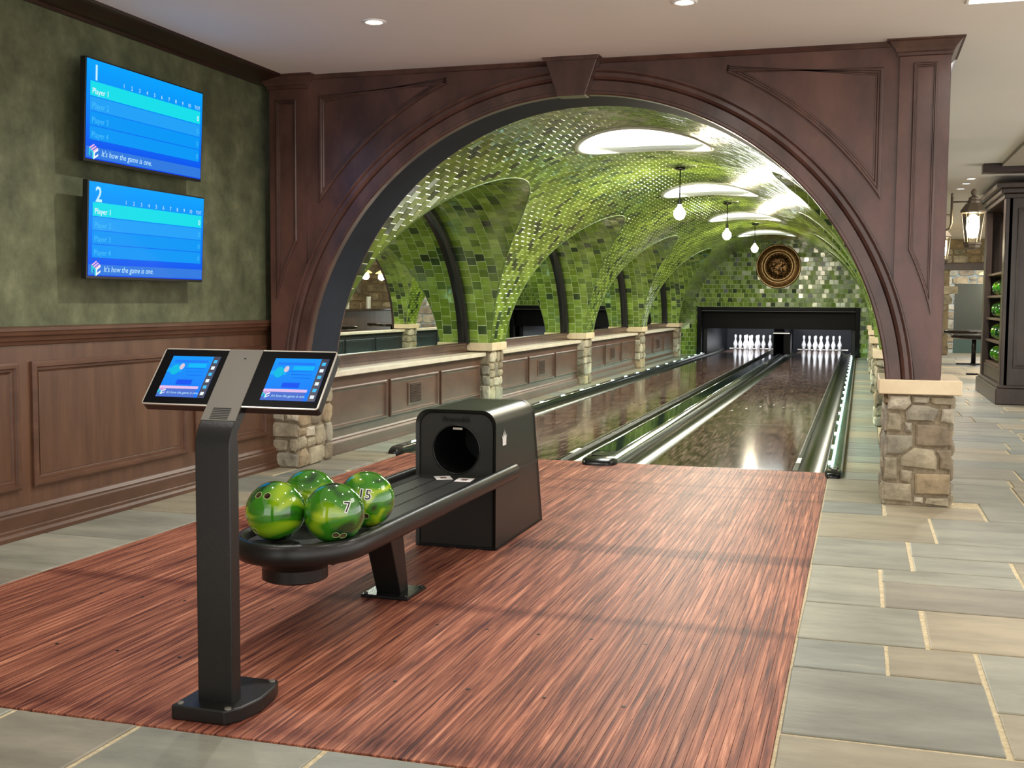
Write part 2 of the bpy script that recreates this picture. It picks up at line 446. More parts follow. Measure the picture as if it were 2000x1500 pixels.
appr = thing('wooden_approach', 'reddish brown rustic boards of the bowling approach in front of the lanes', None, (-.34, -2.9, 0), kind='structure')
n = 120; X0, X1 = -1.986, 1.3095
base = MB()
bw = (X1 - X0) / n
base.box(-bw / 2 + .0006, bw / 2 - .0006, -2.886, 2.886, -.02, 0)
bme = mesh('board', base, M_BOARD)
for i in range(n):
    o = bpy.data.objects.new('board', bme); C.objects.link(o); o.parent = appr
    o.location = (X0 + bw * (i + .5) + .34, -2.887 + 2.9, RND.uniform(-.0004, .0002))
obj('board_base', MB().box(X0, X1, -5.773, 0, -.06, -.019), M_DARK, appr)
# small dark alignment dots set into the approach
dots = MB()
for (yy, xs) in ((-.18, [-1.5, -1.3, -1.1, -.95, .1, .3, .5, .7, .9]), (-4.55, [-1.5, -1.3, -1.1, -.9, -.7, .0, .2, .4, .6, .8]), (-5.2, [-1.7, -1.45, -1.2, -.95, -.7, .1, .35, .6, .85])):
    for x in xs: dots.lathe([(.007, .0), (.007, .0012)], (x, yy, 0), 10)
tag(obj('approach_dot', dots, M_DARK, appr), kind='stuff')

# ================================================================== LANES
def make_lane(x0, label):
    t = thing('bowling_lane', label, 'bowling lane', (x0 + .527, 0, 0), group='the two bowling lanes')
    mb = MB().box(x0, x0 + 1.054, 0.002, 22.95, -.06, 0); obj('lane_surface', mb, M_LANE, t)
    for side, gx in ((0, x0 - .235), (1, x0 + 1.054)):
        rings = []
        for yy in (0.0, 18.7, 23.0):
            rings.append([(gx + .1175 - .1175 * math.cos(a), yy, -.008 - .088 * math.sin(a)) for a in np.linspace(0, PI, 15)])
        obj('gutter', MB().loft(rings, closed=False), M_GUTTER, t, smooth=True, recalc=False)
    b = obj('bumper_rail', MB().box(x0 + 1.056, x0 + 1.094, .004, 18.6, -.03, .004), M_BLACKS, t, bevel=.003)
    mb = MB().box(x0 + 1.0585, x0 + 1.068, .9, 18.5, .004, .0055)
    obj('grey_stripe', mb, M_STEEL, b)
    obj('number_tag', MB().box(x0 + 1.060, x0 + 1.092, .42, .72, .004, .0065), M_WHITE, b)
    text('2' if x0 > -.5 else '1', Frame((x0 + 1.062, .47, .007), (1, 0, 0), (0, 1, 0)), 0, 0, .05, M_DARK, b, xs=.7)
    obj('foul_line', MB().box(x0, x0 + 1.054, -.004, .003, -.02, .0008), M_BLACKS, t)
    obj('lane_joint', MB().box(x0, x0 + 1.054, 3.2, 3.204, -.02, .0004), M_DARK, t)
    obj('lane_joint', MB().box(x0, x0 + 1.054, 14.5, 14.51, -.02, .0004), M_DARK, t)
    for k in range(7):
        xx = x0 + .527 + (k - 3) * .135; yy = 4.6 - abs(k - 3) * -.0 + (3 - abs(k - 3)) * .3
        mk = MB().add([(xx - .014, yy, .0006), (xx + .014, yy, .0006), (xx, yy + .16, .0006)], [(0, 1, 2)])
        obj('aiming_arrow', mk, M_DARK, t, recalc=False)
    return t


make_lane(-1.79, 'left bowling lane of glossy dark wood, beside the panelled wall')
make_lane(0.0, 'right bowling lane of glossy dark wood, beside the stone walkway')


def capping(name, x0, x1, y0, y1, label, led_x, led_n, nose=True, hgt=.05, ledz=None):
    t = thing(name, label, 'lane divider', ((x0 + x1) / 2, y0, 0))
    w = x1 - x0; rings = []
    prof = [(x0, -.02), (x0, hgt * .6), (x0 + w * .1, hgt), (x1 - w * .1, hgt), (x1, hgt * .6), (x1, -.02)]
    obj('body', MB().loft([[(a, yy, z) for a, z in prof] for yy in (y0 + .1, y1)], caps=True), M_CAPPING, t, smooth_angle=50)
    rings = []
    for k in range(7):
        f = math.sin(k / 6 * PI / 2); q = max(.45, f)
        rings.append([((x0 + x1) / 2 + (a - (x0 + x1) / 2) * (.55 + .45 * f), y0 + .1 - .14 * math.cos(k / 6 * PI / 2), (z + .02) * (.35 + .65 * f) - .02) for a, z in prof])
    ns = obj('nose', MB().loft(rings, caps=True), M_BLACKS, t, smooth_angle=50)
    obj('nose_plate', MB().box(x0 + w * .22, x1 - w * .22, y0 + .11, y0 + .3, hgt, hgt + .004), M_BLACKS, t, bevel=.002)
    if led_n:
        yy0, yy1 = y0 + .4, y1 - .4
        lm = mesh('led_light', MB().box(-.013, .013, -.05, .05, -.004, .008), M_LED)
        for i in range(led_n):
            o = bpy.data.objects.new('led_light', lm); C.objects.link(o)
            o.parent = t; o.location = (led_x - (x0 + x1) / 2, yy0 + (yy1 - yy0) * i / (led_n - 1) - y0, (ledz or hgt))
    return t


div = capping('lane_divider', -.501, -.235, -.16, 18.75, 'broad dark divider with a rounded nose running between the two lanes', 0, 0, hgt=.055)
obj('inset_panel', MB().box(-.46, -.30, .25, 18.6, .054, .058), M_CAPTOP, div)
obj('chrome_edge', MB().tube([(-.288, .1, .058), (-.288, 18.6, .058)], .007).tube([(-.47, .1, .058), (-.47, 18.6, .058)], .004), M_CHROME, div, smooth=True)
cr_r = capping('right_capping', 1.289, 1.41, -.22, 18.7, 'dark capping rail with a row of LED lights beside the stone walkway', 1.318, 19)
obj('chrome_clip', MB().box(1.335, 1.375, -.17, -.02, .046, .062), M_CHROME, cr_r, bevel=.008)
cr_l = capping('left_capping', -2.12, -2.025, -.06, 18.7, 'dark capping rail with LED lights along the left wooden low wall', -2.045, 19, ledz=.052)
obj('chrome_edge', MB().tube([(-2.03, .1, .05), (-2.03, 18.6, .05)], .005), M_CHROME, cr_l, smooth=True)
# light given off by the LED rows
for xx, pw in ((1.30, 30), (-2.035, 26)):
    for yy in (3.1, 9.4, 15.6):
        light('AREA', (xx + (.03 if xx > 0 else -.03), yy, .085), pw * (.22 if xx > 0 else .2), (.5, 1, .82), 6.0, .03, (.9 if xx > 0 else -.9, 0, -.42), parent=cr_r if xx > 0 else cr_l, name='led_row_light')

# ================================================================== PINS
def make_pin():
    prof = [(.0, 0), (.026, 0), (.031, .006), (.036, .03), (.048, .075), (.058, .105), (.0605, .115), (.058, .14), (.049, .17), (.037, .2), (.027, .23), (.0225, .255), (.0232, .275), (.028, .3), (.032, .325), (.0323, .343), (.029, .362), (.02, .376), (.009, .3808), (0, .381)]
    t = thing('bowling_pin', '', 'bowling pin')
    obj('body', MB().lathe(prof, seg=20), M_PIN, t, smooth=True)
    obj('neck_stripe', MB().lathe([(.0236, .247), (.0238, .252)], seg=16).lathe([(.0236, .262), (.0238, .267)], seg=16), M_STRIPE, t, smooth=True)
    return t


PIN0 = make_pin()
first = True
names_row = {0: 'front head pin', 1: 'second-row pin', 2: 'third-row pin', 3: 'back-row pin'}
for lx, ln in ((.527, 'right lane'), (-1.263, 'left lane')):
    for r_ in range(4):
        for k in range(r_ + 1):
            x = lx + (k - r_ / 2) * .3048; yy = 21.92 + r_ * .264; zp_ = .0015
            if r_ == 0: pos = 'head pin at the front of the rack'
            elif r_ == 1: pos = ('left' if k == 0 else 'right') + ' pin of the second row'
            elif r_ == 2: pos = ['left', 'middle', 'right'][k] + ' pin of the third row'
            else: pos = ['outer left', 'inner left', 'inner right', 'outer right'][k] + ' pin of the back row'
            lb = 'white bowling pin on the %s, %s' % (ln, pos)
            if first:
                PIN0.location = (x, yy, zp_); PIN0['label'] = lb; PIN0['group'] = 'bowling pins racked on the ' + ln; first = False
            else:
                o = dup(PIN0, (0, 0, 0), lb, 'bowling pins racked on the ' + ln); o.location = (x, yy, zp_)

# ================================================================== PIT
pit = thing('pin_pit', 'black framed pinsetter opening in the green tiled back wall', 'pinsetter opening', (-.36, BACK, 0), kind='structure')
FX0, FX1, FZ = -2.2, 1.485, 1.135
obj('masking_frame', MB().box(FX0, FX0 + .1, BACK - .06, BACK + .1, -.05, FZ).box(FX1 - .1, FX1, BACK - .06, BACK + .1, -.05, FZ).box(FX0 + .1, FX1 - .1, BACK - .06, BACK + .1, FZ - .085, FZ), M_MASK, pit, bevel=.01)
obj('frame_bead', MB().box(FX0 + .1, FX1 - .1, BACK - .05, BACK - .02, FZ - .1, FZ - .088), mat('bead_grey', (90, 92, 96), .3), pit)
obj('masking_panel', MB().box(FX0, FX1, BACK + .35, BACK + .4, .62, FZ + .1), M_MASK, pit)
obj('pit_wall', MB().box(FX0 - .05, FX0, BACK, 23.6, -.15, 1.3).box(FX1, FX1 + .05, BACK, 23.6, -.15, 1.3), M_PIT, pit)
obj('pit_curtain', MB().box(FX0, FX1, 23.55, 23.6, -.15, 1.3), mat('pit_curtain', (12, 16, 24), .6), pit)
obj('pit_top', MB().box(FX0, FX1, BACK, 23.6, 1.25, 1.3), M_DARK, pit)
obj('kickback', MB().box(-.49, -.25, 19.6, 23.5, -.02, .62), M_MASK, pit, bevel=.01)
obj('kickback', MB().box(-2.13, -2.03, 19.2, 23.5, -.02, .62), M_PIT, pit, bevel=.01)
obj('kickback', MB().box(1.30, 1.40, 19.2, 23.5, -.02, .62), M_PIT, pit, bevel=.01)
obj('light_bar', MB().box(-.5, -.12, 19.55, 19.6, .5, .52), mat('white_bar', (240, 236, 224), .4, emis=.8), pit)
obj('centre_hood', MB().box(-.5, -.1, 19.6, 20.2, .0, .5), M_MASK, pit, bevel=.01)
obj('pit_edge_glow', MB().box(-1.9, -.6, 22.93, 22.97, -.01, .012).box(-.1, 1.2, 22.93, 22.97, -.01, .012), mat('pit_edge_white', (230, 226, 214), .4, emis=.5), pit)  # reflection of the bright pit edge, put in as a faintly glowing white strip
for lx in (.527, -1.263):
    light('AREA', (lx, 20.9, 1.18), 60, (.93, .96, 1), 1.0, .3, (0, .55, -.85), parent=pit, name='pin_light')

# ================================================================== TILES
class Tiler:
    """cuts a grid of tiles in (u, v) against clip functions and lays them on a surface map(u, v) -> point, normal"""
    def __init__(s, fn, clips, gap=.0062, thick=.0042, tilt=.011):
        s.fn, s.clips, s.gap, s.th, s.tilt = fn, clips, gap, thick, tilt
        s.tiles = []
    def clip(s, poly):
        for c in s.clips:
            out = []; n = len(poly)
            if n == 0: return out
            d = [c(*p) for p in poly]
            for i in range(n):
                a, b, da, db = poly[i], poly[(i + 1) % n], d[i], d[(i + 1) % n]
                if da >= 0: out.append(a)
                if (da >= 0) != (db >= 0):
                    lo, hi = 0., 1.
                    for _ in range(9):
                        t = (lo + hi) / 2; q = (a[0] + (b[0] - a[0]) * t, a[1] + (b[1] - a[1]) * t)
                        if (c(*q) >= 0) == (da >= 0): lo = t
                        else: hi = t
                    out.append((a[0] + (b[0] - a[0]) * lo, a[1] + (b[1] - a[1]) * lo))
            poly = out
        return poly
    def tile(s, u0, u1, v0, v1, su=1, sv=1):
        g = s.gap / 2
        p = s.clip([(u0 + g / su, v0 + g / sv), (u1 - g / su, v0 + g / sv), (u1 - g / su, v1 - g / sv), (u0 + g / su, v1 - g / sv)])
        if len(p) < 3: return
        ar = .5 * abs(sum(p[i][0] * p[(i + 1) % len(p)][1] - p[(i + 1) % len(p)][0] * p[i][1] for i in range(len(p)))) * su * sv
        if ar < .0002: return
        cu_ = sum(q[0] for q in p) / len(p); cv_ = sum(q[1] for q in p) / len(p)
        P0, N0 = s.fn(cu_, cv_); N0 = Vector(N0)
        t1, t2 = N0.orthogonal().normalized(), None; t2 = N0.cross(t1)
        ta, tb = RND.gauss(0, s.tilt), RND.gauss(0, s.tilt)
        base, mid, top = [], [], []
        P0 = Vector(P0)
        for q in p:
            P, N = s.fn(*q); P = Vector(P); N = Vector(N); D = P - P0
            h = s.th + D.dot(t1) * ta + D.dot(t2) * tb
            base.append(P - N * .002); mid.append(P + N * (h - .0012)); top.append(P - D * (.0022 / max(D.length, .01)) + N * h)
        s.tiles.append((P0, base, mid, top, RND.choices(range(10), GW)[0]))
    def emit(s, parent, name='tile', limit=300, stuff='tile_field', near=None):
        near = near or (lambda P: (P - CAM).length)
        T = sorted(s.tiles, key=lambda t: near(t[0]))
        def add(mb, t, mi):
            mb.loft([t[1], t[2], t[3]]); n_ = len(t[3]); k = len(mb.m)
            mb.add(t[3], [tuple(range(n_))], 0)
            nf = 2 * n_ + 1
            mb.m[-nf:] = [mi] * nf
        ms = {}
        for t in T[:limit]:
            mb = MB(); add(mb, t, 0)
            me = bpy.data.meshes.new(name); me.from_pydata(mb.v, [], mb.f); me.materials.append(M_TILE[t[4]])
            o = bpy.data.objects.new(name, me); C.objects.link(o); o.parent = parent
            o.matrix_parent_inverse = parent.matrix_world.inverted()
        if len(T) > limit:
            mb = MB()
            for t in T[limit:]: add(mb, t, t[4])
            tag(obj(stuff, mb, M_TILE, parent, recalc=False), kind='stuff')


PT = .104


def ell_out(yv, z):
    """>0 outside every side-vault ellipse in the (y, z) plane"""
    return min(((yv - c) / E_A) ** 2 + ((z - VZ) / E_B) ** 2 - 1 for c in BAYC)


SKY_RX, SKY_RY = .6, .72
def vault_pt(u, a, r=VR):
    # u = y, a = angle; points and normal pointing into the tunnel
    c, s_ = math.cos(a), math.sin(a)
    return (VX + r * c, u, VZ + r * s_), (-c, 0, -s_)


def vclip_ell(u, a): return ell_out(u, VZ + VR * math.sin(a))
def vclip_sky(u, a):
    x = VR * math.cos(a)
    return min((x / (SKY_RX - .03)) ** 2 + ((u - c) / (SKY_RY - .03)) ** 2 - 1 for c in BAYC)


AZ0 = math.asin((.755 - VZ) / VR)
vault = thing('vault_ceiling', 'barrel vault of glossy green tiles over the bowling lanes', None, (VX, -.75, VZ), kind='structure')
T = Tiler(vault_pt, [vclip_ell, vclip_sky])
ncol = int((BACK + .75) / PT) + 1; na = int((PI - 2 * AZ0) * VR / PT)
da = (PI - 2 * AZ0) / na
for i in range(ncol):
    u0 = -.75 + i * PT; u1 = min(u0 + PT, BACK)
    off = .5 * (i % 2)
    for k in range(-1, na + 1):
        a0 = max(AZ0, AZ0 + (k + off) * da); a1 = min(PI - AZ0, AZ0 + (k + 1 + off) * da)
        if a1 - a0 < .004: continue
        zz = VZ + VR * math.sin((a0 + a1) / 2)
        if ell_out((u0 + u1) / 2, zz) < -.22: continue
        T.tile(u0, u1, a0, a1, 1, VR)
T.emit(vault)
# grout shell behind the tiles, cut to the same openings
sh = MB()
nu, nb = 190, 64
us = np.linspace(-.75, BACK, nu * 2); aa = np.linspace(AZ0, PI - AZ0, nb * 2)
G = Tiler(lambda u, a: vault_pt(u, a), [vclip_ell, vclip_sky])
for i in range(0, len(us) - 2, 2):
    for k in range(0, len(aa) - 2, 2):
        p = G.clip([(us[i], aa[k]), (us[i + 2], aa[k]), (us[i + 2], aa[k + 2]), (us[i], aa[k + 2])])
        if len(p) >= 3: sh.add([vault_pt(*q)[0] for q in p], [tuple(range(len(p)))])
sh.v = [tuple(v) for v in sh.v]
obj('grout_shell', sh, M_GROUT, vault, recalc=False)
# dark back side of the vault so no light leaks in, and the fill at its front rim
rim = MB()
rim.loft([[vault_pt(-.75, a, r)[0] for a in np.linspace(AZ0, PI - AZ0, 49)] for r in (VR, VR + .3)], closed=False)
obj('vault_rim', rim, M_SOFFIT, vault, recalc=False)


def side_vault(k, side):
    """cross vault of one bay; side -1 left (to the mirror), +1 right (open to the bar)"""
    yc = BAYC[k]
    where = ['nearest', 'second', 'third', 'farthest'][k]
    t = thing('side_vault', 'green tiled %s arch recess over the %s bay %s' % ('left' if side < 0 else 'right', where, 'framing a mirror' if side < 0 else 'open to the bar room'), None, (side * 2, yc, VZ), kind='structure')
    XE = (XM + .05) if side < 0 else XR
    def xm(z): return VX + side * math.sqrt(max(0, VR ** 2 - (z - VZ) ** 2))
    # arc length table of the ellipse
    N = 400; ph = np.linspace(0, PI, N + 1); Y = E_A * np.cos(ph); Z = E_B * np.sin(ph)
    L = np.concatenate([[0], np.cumsum(np.hypot(np.diff(Y), np.diff(Z)))])
    def at(u, s_):
        f = float(np.interp(s_, L, ph)); y_, z_ = E_A * math.cos(f), E_B * math.sin(f)
        n_ = Vector((0, -y_ / E_A ** 2, -z_ / E_B ** 2)).normalized()
        return (u, yc + y_, VZ + z_), n_
    def c_main(u, s_):
        f = float(np.interp(s_, L, ph)); z_ = VZ + E_B * math.sin(f)
        return (u - xm(z_)) * side
    def c_bot(u, s_):
        f = float(np.interp(s_, L, ph)); return VZ + E_B * math.sin(f) - .757
    T = Tiler(at, [c_main, c_bot], tilt=.012)
    xa = VX + side * 1.05
    nx = int(abs(XE - xa) / PT) + 1; ns = int(L[-1] / PT)
    ds = L[-1] / ns
    G = Tiler(at, [c_main, c_bot]); sh = MB()
    for i in range(nx):
        u0 = XE - side * i * PT; u1 = u0 - side * PT
        lo, hi = min(u0, u1), max(u0, u1)
        for j in range(-1, ns + 1):
            s0 = max(0, (j + .5 * (i % 2)) * ds); s1 = min(L[-1], s0 + ds if j >= 0 else .5 * ds * (i % 2))
            if s1 - s0 < .01: continue
            T.tile(lo, hi, s0, s1)
        for j in range(ns):
            p = G.clip([(lo, j * ds), (hi, j * ds), (hi, (j + 1) * ds), (lo, (j + 1) * ds)])
            if len(p) >= 3: sh.add([at(*q)[0] for q in p], [tuple(range(len(p)))])
    obj('grout_shell', sh, M_GROUT, t, recalc=False)
    ed = []
    for f in np.linspace(math.asin((.76 - VZ) / E_B), PI - math.asin((.76 - VZ) / E_B), 90):
        z_ = VZ + E_B * math.sin(f); ed.append((xm(z_) - side * .004, yc + E_A * math.cos(f), z_ - .002))
    obj('edge_bead', MB().tube(ed, .006, 6), mat('edge_glaze', (110, 132, 76), .3), t, smooth=True)
    T.emit(t, limit=300 if side < 0 and k < 2 else (150 if side < 0 else 0))
    return t


for k in range(4):
    side_vault(k, -1); side_vault(k, 1)

# back wall
bw_ = thing('wall_back', 'end wall of small square green tiles above the pinsetters', None, (VX, BACK, 0), kind='structure')
TB = Tiler(lambda x, z: ((x, BACK, z), (0, -1, 0)), [lambda x, z: VR - math.hypot(x - VX, z - VZ) if z > VZ else 1,
           lambda x, z: max(FX0 - x, x - FX1, z - FZ)], tilt=.03)
nz = 27
for j in range(nz):
    for i in range(-1, 46):
        x0 = -2.75 + (i + .5 * (j % 2)) * PT
        TB.tile(x0, x0 + PT, j * PT, (j + 1) * PT)
TB.emit(bw_, limit=0)
sh = MB(); fr_b = Frame((0, BACK + .001, 0), (1, 0, 0), (0, 0, 1))
sh.box(-3, FX0, BACK + .001, BACK + .05, -.05, 2.8).box(FX1, 2.3, BACK + .001, BACK + .05, -.05, 2.8).box(FX0, FX1, BACK + .001, BACK + .05, FZ, 2.8)
obj('grout_backing', sh, M_GROUT, bw_)

# medallion
med = thing('wall_medallion', 'round bronze medallion with ringed rim on the green tiled end wall', 'medallion', (-.355, BACK, 2.08))
for nm, rs, mt in (('outer_ring', [(.37, -.02), (.5, -.02), (.51, -.045), (.49, -.07), (.37, -.075)], M_BRONZE), ('inner_ring', [(.26, -.02), (.37, -.02), (.37, -.06), (.33, -.085), (.27, -.07), (.26, -.05)], M_BRONZE)):
    mb = MB(); rings = []
    for r_, h in rs:
        rings.append([(-.355 + r_ * math.cos(a), BACK + h, 2.08 + r_ * math.sin(a)) for a in np.linspace(0, 2 * PI, 65)[:-1]])
    obj(nm, mb.loft(rings), mt, med, smooth_angle=50)
for r_ in (.49, .37, .315):
    mb = MB().tube([(-.355 + r_ * math.cos(a), BACK - .075, 2.08 + r_ * math.sin(a)) for a in np.linspace(0, 2 * PI, 65)], .011, caps=False)
    obj('bright_bead', mb, M_BRONZEL, med, smooth=True)
mb = MB()
rings = []
for r_, h in ((.262, -.03), (.25, -.05), (.18, -.062), (.09, -.07), (.001, -.072)):
    rings.append([(-.355 + r_ * math.cos(a), BACK + h, 2.08 + r_ * math.sin(a)) for a in np.linspace(0, 2 * PI, 41)[:-1]])
rel = obj('relief_disc', mb.loft(rings), M_RELIEF, med, smooth=True)
mb = MB()
for _ in range(46):
    a = RND.uniform(0, 2 * PI); r_ = .235 * math.sqrt(RND.random()); s_ = RND.uniform(.014, .034)
    mb.lathe([(s_, 0), (s_ * .8, -.018), (.001, -.026)], (-.355 + r_ * math.cos(a), BACK - .055, 2.08 + r_ * math.sin(a)), 8, axis='y')
tag(obj('relief_bosses', mb, M_RELIEF, rel, smooth=True), kind='stuff')
mb = MB()
for i in range(22):
    a = 2 * PI * i / 22
    mb.lathe([(.013, 0), (.012, -.014), (.001, -.02)], (-.355 + .275 * math.cos(a), BACK - .07, 2.08 + .275 * math.sin(a)), 8, axis='y')
obj('bead_rim', mb, M_BRONZEL, med, smooth=True)

# ================================================================== SKYLIGHTS
for k, c in enumerate(BAYC):
    t = thing('ceiling_skylight', 'oval glowing skylight with pale rounded frame, %s in the green vault' % ['largest and nearest', 'second from the front', 'third from the front', 'smallest and farthest'][k], 'skylight', (VX, c, 2.6), group='oval skylights along the vault')
    rings = []
    for dr, dz in ((.0, .02), (.0, -.008), (-.015, -.018), (-.045, -.018), (-.06, -.004), (-.075, .0), (-.085, .014), (-.1, .02), (-.105, .09)):
        rings.append([(VX + (SKY_RX + dr) * math.cos(a), c + (SKY_RY + dr) * math.sin(a), VZ + math.sqrt(VR ** 2 - ((SKY_RX + dr) * math.cos(a)) ** 2) + dz) for a in np.linspace(0, 2 * PI, 65)[:-1]])
    obj('frame', MB().loft(rings), M_SKYF, t, smooth_angle=60)
    R2 = [(VX + (SKY_RX - .1) * math.cos(a), c + (SKY_RY - .1) * math.sin(a), VZ + math.sqrt(VR ** 2 - ((SKY_RX) * math.cos(a)) ** 2) + .045) for a in np.linspace(0, 2 * PI, 65)[:-1]]
    d = MB(); n_ = len(R2)
    d.add(R2 + [(VX, c, 2.72)], [(i, (i + 1) % n_, n_) for i in range(n_)])
    obj('diffuser', d, M_SKYL, t, smooth=True, recalc=False)
    light('AREA', (VX, c, 2.61), 75, (.97, 1, .95), .85, 1.0, (0, 0, -1), parent=t, name='skylight_lamp')

# pendants
for k, (yy, zb) in enumerate(((3.5, 2.155), (7.9, 2.18), (12.3, 2.19))):
    t = thing('pendant_lamp', 'bare globe bulb on a black rod, %s of three pendants down the vault' % ['nearest', 'middle', 'farthest'][k], 'pendant lamp', (VX, yy, 2.64), group='globe bulb pendants in the vault')
    zc = 2.635
    obj('canopy', MB().lathe([(.055, zc), (.06, zc - .012), (.05, zc - .022), (.012, zc - .026)], (VX, yy, 0), 20), M_BLACKS, t, smooth_angle=40)
    obj('rod', MB().tube([(VX, yy, zc - .02), (VX, yy, zb + .13)], .006), M_BLACKS, t, smooth=True)
    obj('socket', MB().lathe([(.01, zb + .16), (.02, zb + .15), (.021, zb + .1), (.012, zb + .09)], (VX, yy, 0), 16), M_BLACK, t, smooth_angle=40)
    obj('bulb', MB().lathe([(.001, zb - .064), (.03, zb - .057), (.052, zb - .036), (.064, zb), (.058, zb + .03), (.04, zb + .055), (.022, zb + .075), (.017, zb + .1), (.001, zb + .1)], (VX, yy, 0), 24), M_BULB, t, smooth=True)
    light('POINT', (VX, yy, zb - .09), 100, (1, .86, .62), .06, parent=t, name='bulb_light')

# ================================================================== ARCH WALL
AX, AZc, AR = -.288, .609, 1.958
arch = thing('wooden_arch_wall', 'dark mahogany panelled wall with a wide round arch over the lane entrance', None, (AX, AZ, 0), kind='structure')
fA = Frame((0, AZ, 0), (1, 0, 0), (0, 0, 1))   # n points to -Y (towards the camera)
WX0, WX1, WT = -2.52, 1.978, 2.8
th0 = math.asin((.765 - AZc) / AR)
def outer_pt(th):
    c, s_ = math.cos(th), math.sin(th); r = 1e9
    if c > 1e-6: r = min(r, (WX1 - AX) / c)
    if c < -1e-6: r = min(r, (WX0 - AX) / c)
    if s_ > 1e-6: r = min(r, (WT - AZc) / s_)
    return (AX + r * c, AZc + r * s_)
ths = list(np.linspace(th0, PI - th0, 81))
for cx_, cz_ in ((WX1, WT), (WX0, WT)): ths.append(math.atan2(cz_ - AZc, cx_ - AX))
ths.sort()
inn = [(AX + (AR + .012) * math.cos(a), AZc + (AR + .012) * math.sin(a)) for a in ths]
out = [outer_pt(a) for a in ths]
out[0] = (WX1, inn[0][1]); out[-1] = (WX0, inn[-1][1])
mb = MB()
ring = lambda P, h: [fA(x, z, h) for x, z in P]
mb.loft([ring(inn, -.5), ring(inn, 0), ring(out, 0), ring(out, -.5)], closed=False, loop=True)
obj('facing', mb, M_ARCH, arch)
mb = MB(); so = []
for dy in (-.02, -.47):
    so.append([fA(AX + (AR + .005) * math.cos(a), AZc + (AR + .005) * math.sin(a), dy) for a in np.linspace(th0, PI - th0, 81)])
obj('soffit', mb.loft(so, closed=False), M_SOFFIT, arch, smooth=True, recalc=False)
# archivolt: stepped curved casing
prof = [(AR - .004, -.03), (AR - .004, .03), (AR + .004, .036), (AR + .018, .036), (AR + .022, .03), (AR + .085, .03), (AR + .09, .02), (AR + .096, .035), (AR + .112, .045), (AR + .135, .045), (AR + .14, .04), (AR + .15, .052), (AR + .158, .052), (AR + .162, .0)]
a_ = np.linspace(th0, PI - th0, 97)
mb = MB().loft([[fA(AX + r * math.cos(a), AZc + r * math.sin(a), h) for a in a_] for r, h in prof], closed=False)
for e in (0, -1):
    mb.add([fA(AX + r * math.cos(a_[e]), AZc + r * math.sin(a_[e]), h) for r, h in prof], [tuple(range(len(prof)))])
obj('archivolt', mb, M_ARCH2, arch, smooth_angle=25)
# keystone
P = [(-.40, 2.545), (-.215, 2.545), (-.135, 2.78), (-.48, 2.78)]
ks = obj('keystone', MB().prism([fA(x, z, 0) for x, z in P], fA.n * .12), M_ARCH2, arch, bevel=.006)
obj('keystone_cap', MB().prism([fA(x, z, 0) for x, z in [(-.485, 2.765), (-.13, 2.765), (-.115, 2.80), (-.5, 2.80)]], fA.n * .145), M_ARCH2, ks, bevel=.004)
# top rail moulding under the ceiling
extrude_profile([(0, 2.76), (.012, 2.762), (.03, 2.785), (.03, 2.80), (0, 2.80)], fA, -2.22, 1.69, 'top_moulding', M_ARCH2, arch)
PROF = [(0, 0), (.0, .012), (.008, .017), (.018, .017), (.024, .009), (.032, .009), (.038, .002), (.046, .002), (.05, -.004)]
RS = 2.262
def arc_poly(xa, xb, zt, left, d=0):
    """panel bounded by a vertical side, the top and the concentric arc of radius RS, inset by d"""
    if left:
        return [(2 * AX - x, z) for x, z in arc_poly(2 * AX - xb, 2 * AX - xa, zt, False, d)][::-1]
    RS = 2.262 + d; tip = xa <= AX + math.sqrt(RS ** 2 - (zt - AZc) ** 2)
    xb -= d; zt -= d; xa = xa if tip else xa + d
    pts = []
    if True:
        z1 = AZc + math.sqrt(RS ** 2 - (xb - AX) ** 2); x1 = xa if RS ** 2 - (xa - AX) ** 2 > (zt - AZc) ** 2 else AX + math.sqrt(RS ** 2 - (zt - AZc) ** 2)
        t0 = math.atan2(z1 - AZc, xb - AX); t1 = math.acos(max(-1, min(1, (max(xa, x1) - AX) / RS)))
        pts = [(AX + RS * math.cos(a), AZc + RS * math.sin(a)) for a in np.linspace(t1, t0, 14)]
        pts += [(xb, zt)]
        if not tip: pts += [(xa, zt)]
        return pts   # CCW: down the arc (left to right), up the right side, back along the top
p_r = arc_poly(.667, 1.60, 2.645, False)
panel_frame(p_r, PROF, fA, 'spandrel_moulding', M_ARCH2, arch, fn=lambda d: arc_poly(.667, 1.60, 2.645, False, d))
flat(fA, arc_poly(.667, 1.60, 2.645, False, .05), .0015, 'spandrel_panel', M_ARCH, arch)
p_l = arc_poly(-2.14, -1.2, 2.645, True)
panel_frame(p_l, PROF, fA, 'spandrel_moulding', M_ARCH2, arch, fn=lambda d: arc_poly(-2.14, -1.2, 2.645, True, d))
flat(fA, arc_poly(-2.14, -1.2, 2.645, True, .05), .0015, 'spandrel_panel', M_ARCH, arch)
# pilasters: clipped by the archivolt
def arc_strip(xa, xb, zt, name, h, R_=AR + .161):
    pts = []
    rr = [(x, AZc + math.sqrt(max(0, R_ ** 2 - (x - AX) ** 2)) if abs(x - AX) < R_ else .765) for x in np.linspace(xa, xb, 13)]
    pts = [(x, max(z, .765)) for x, z in rr] + [(xb, zt), (xa, zt)]
    mb = MB(); mb.prism([fA(x, z, -.01) for x, z in pts], fA.n * (h + .01))
    return obj(name, mb, M_ARCH, arch)
arc_strip(1.69, 1.972, 2.8, 'pilaster', .028)
arc_strip(-2.512, -2.232, 2.8, 'pilaster', .028)
fP = Frame((0, AZ - .028, 0), (1, 0, 0), (0, 0, 1))
panel_frame(None, [(d * .62, h) for d, h in PROF], fP, 'pilaster_moulding', M_ARCH2, arch, fn=lambda d: arc_poly(1.768, 1.905, 2.655, False, d))
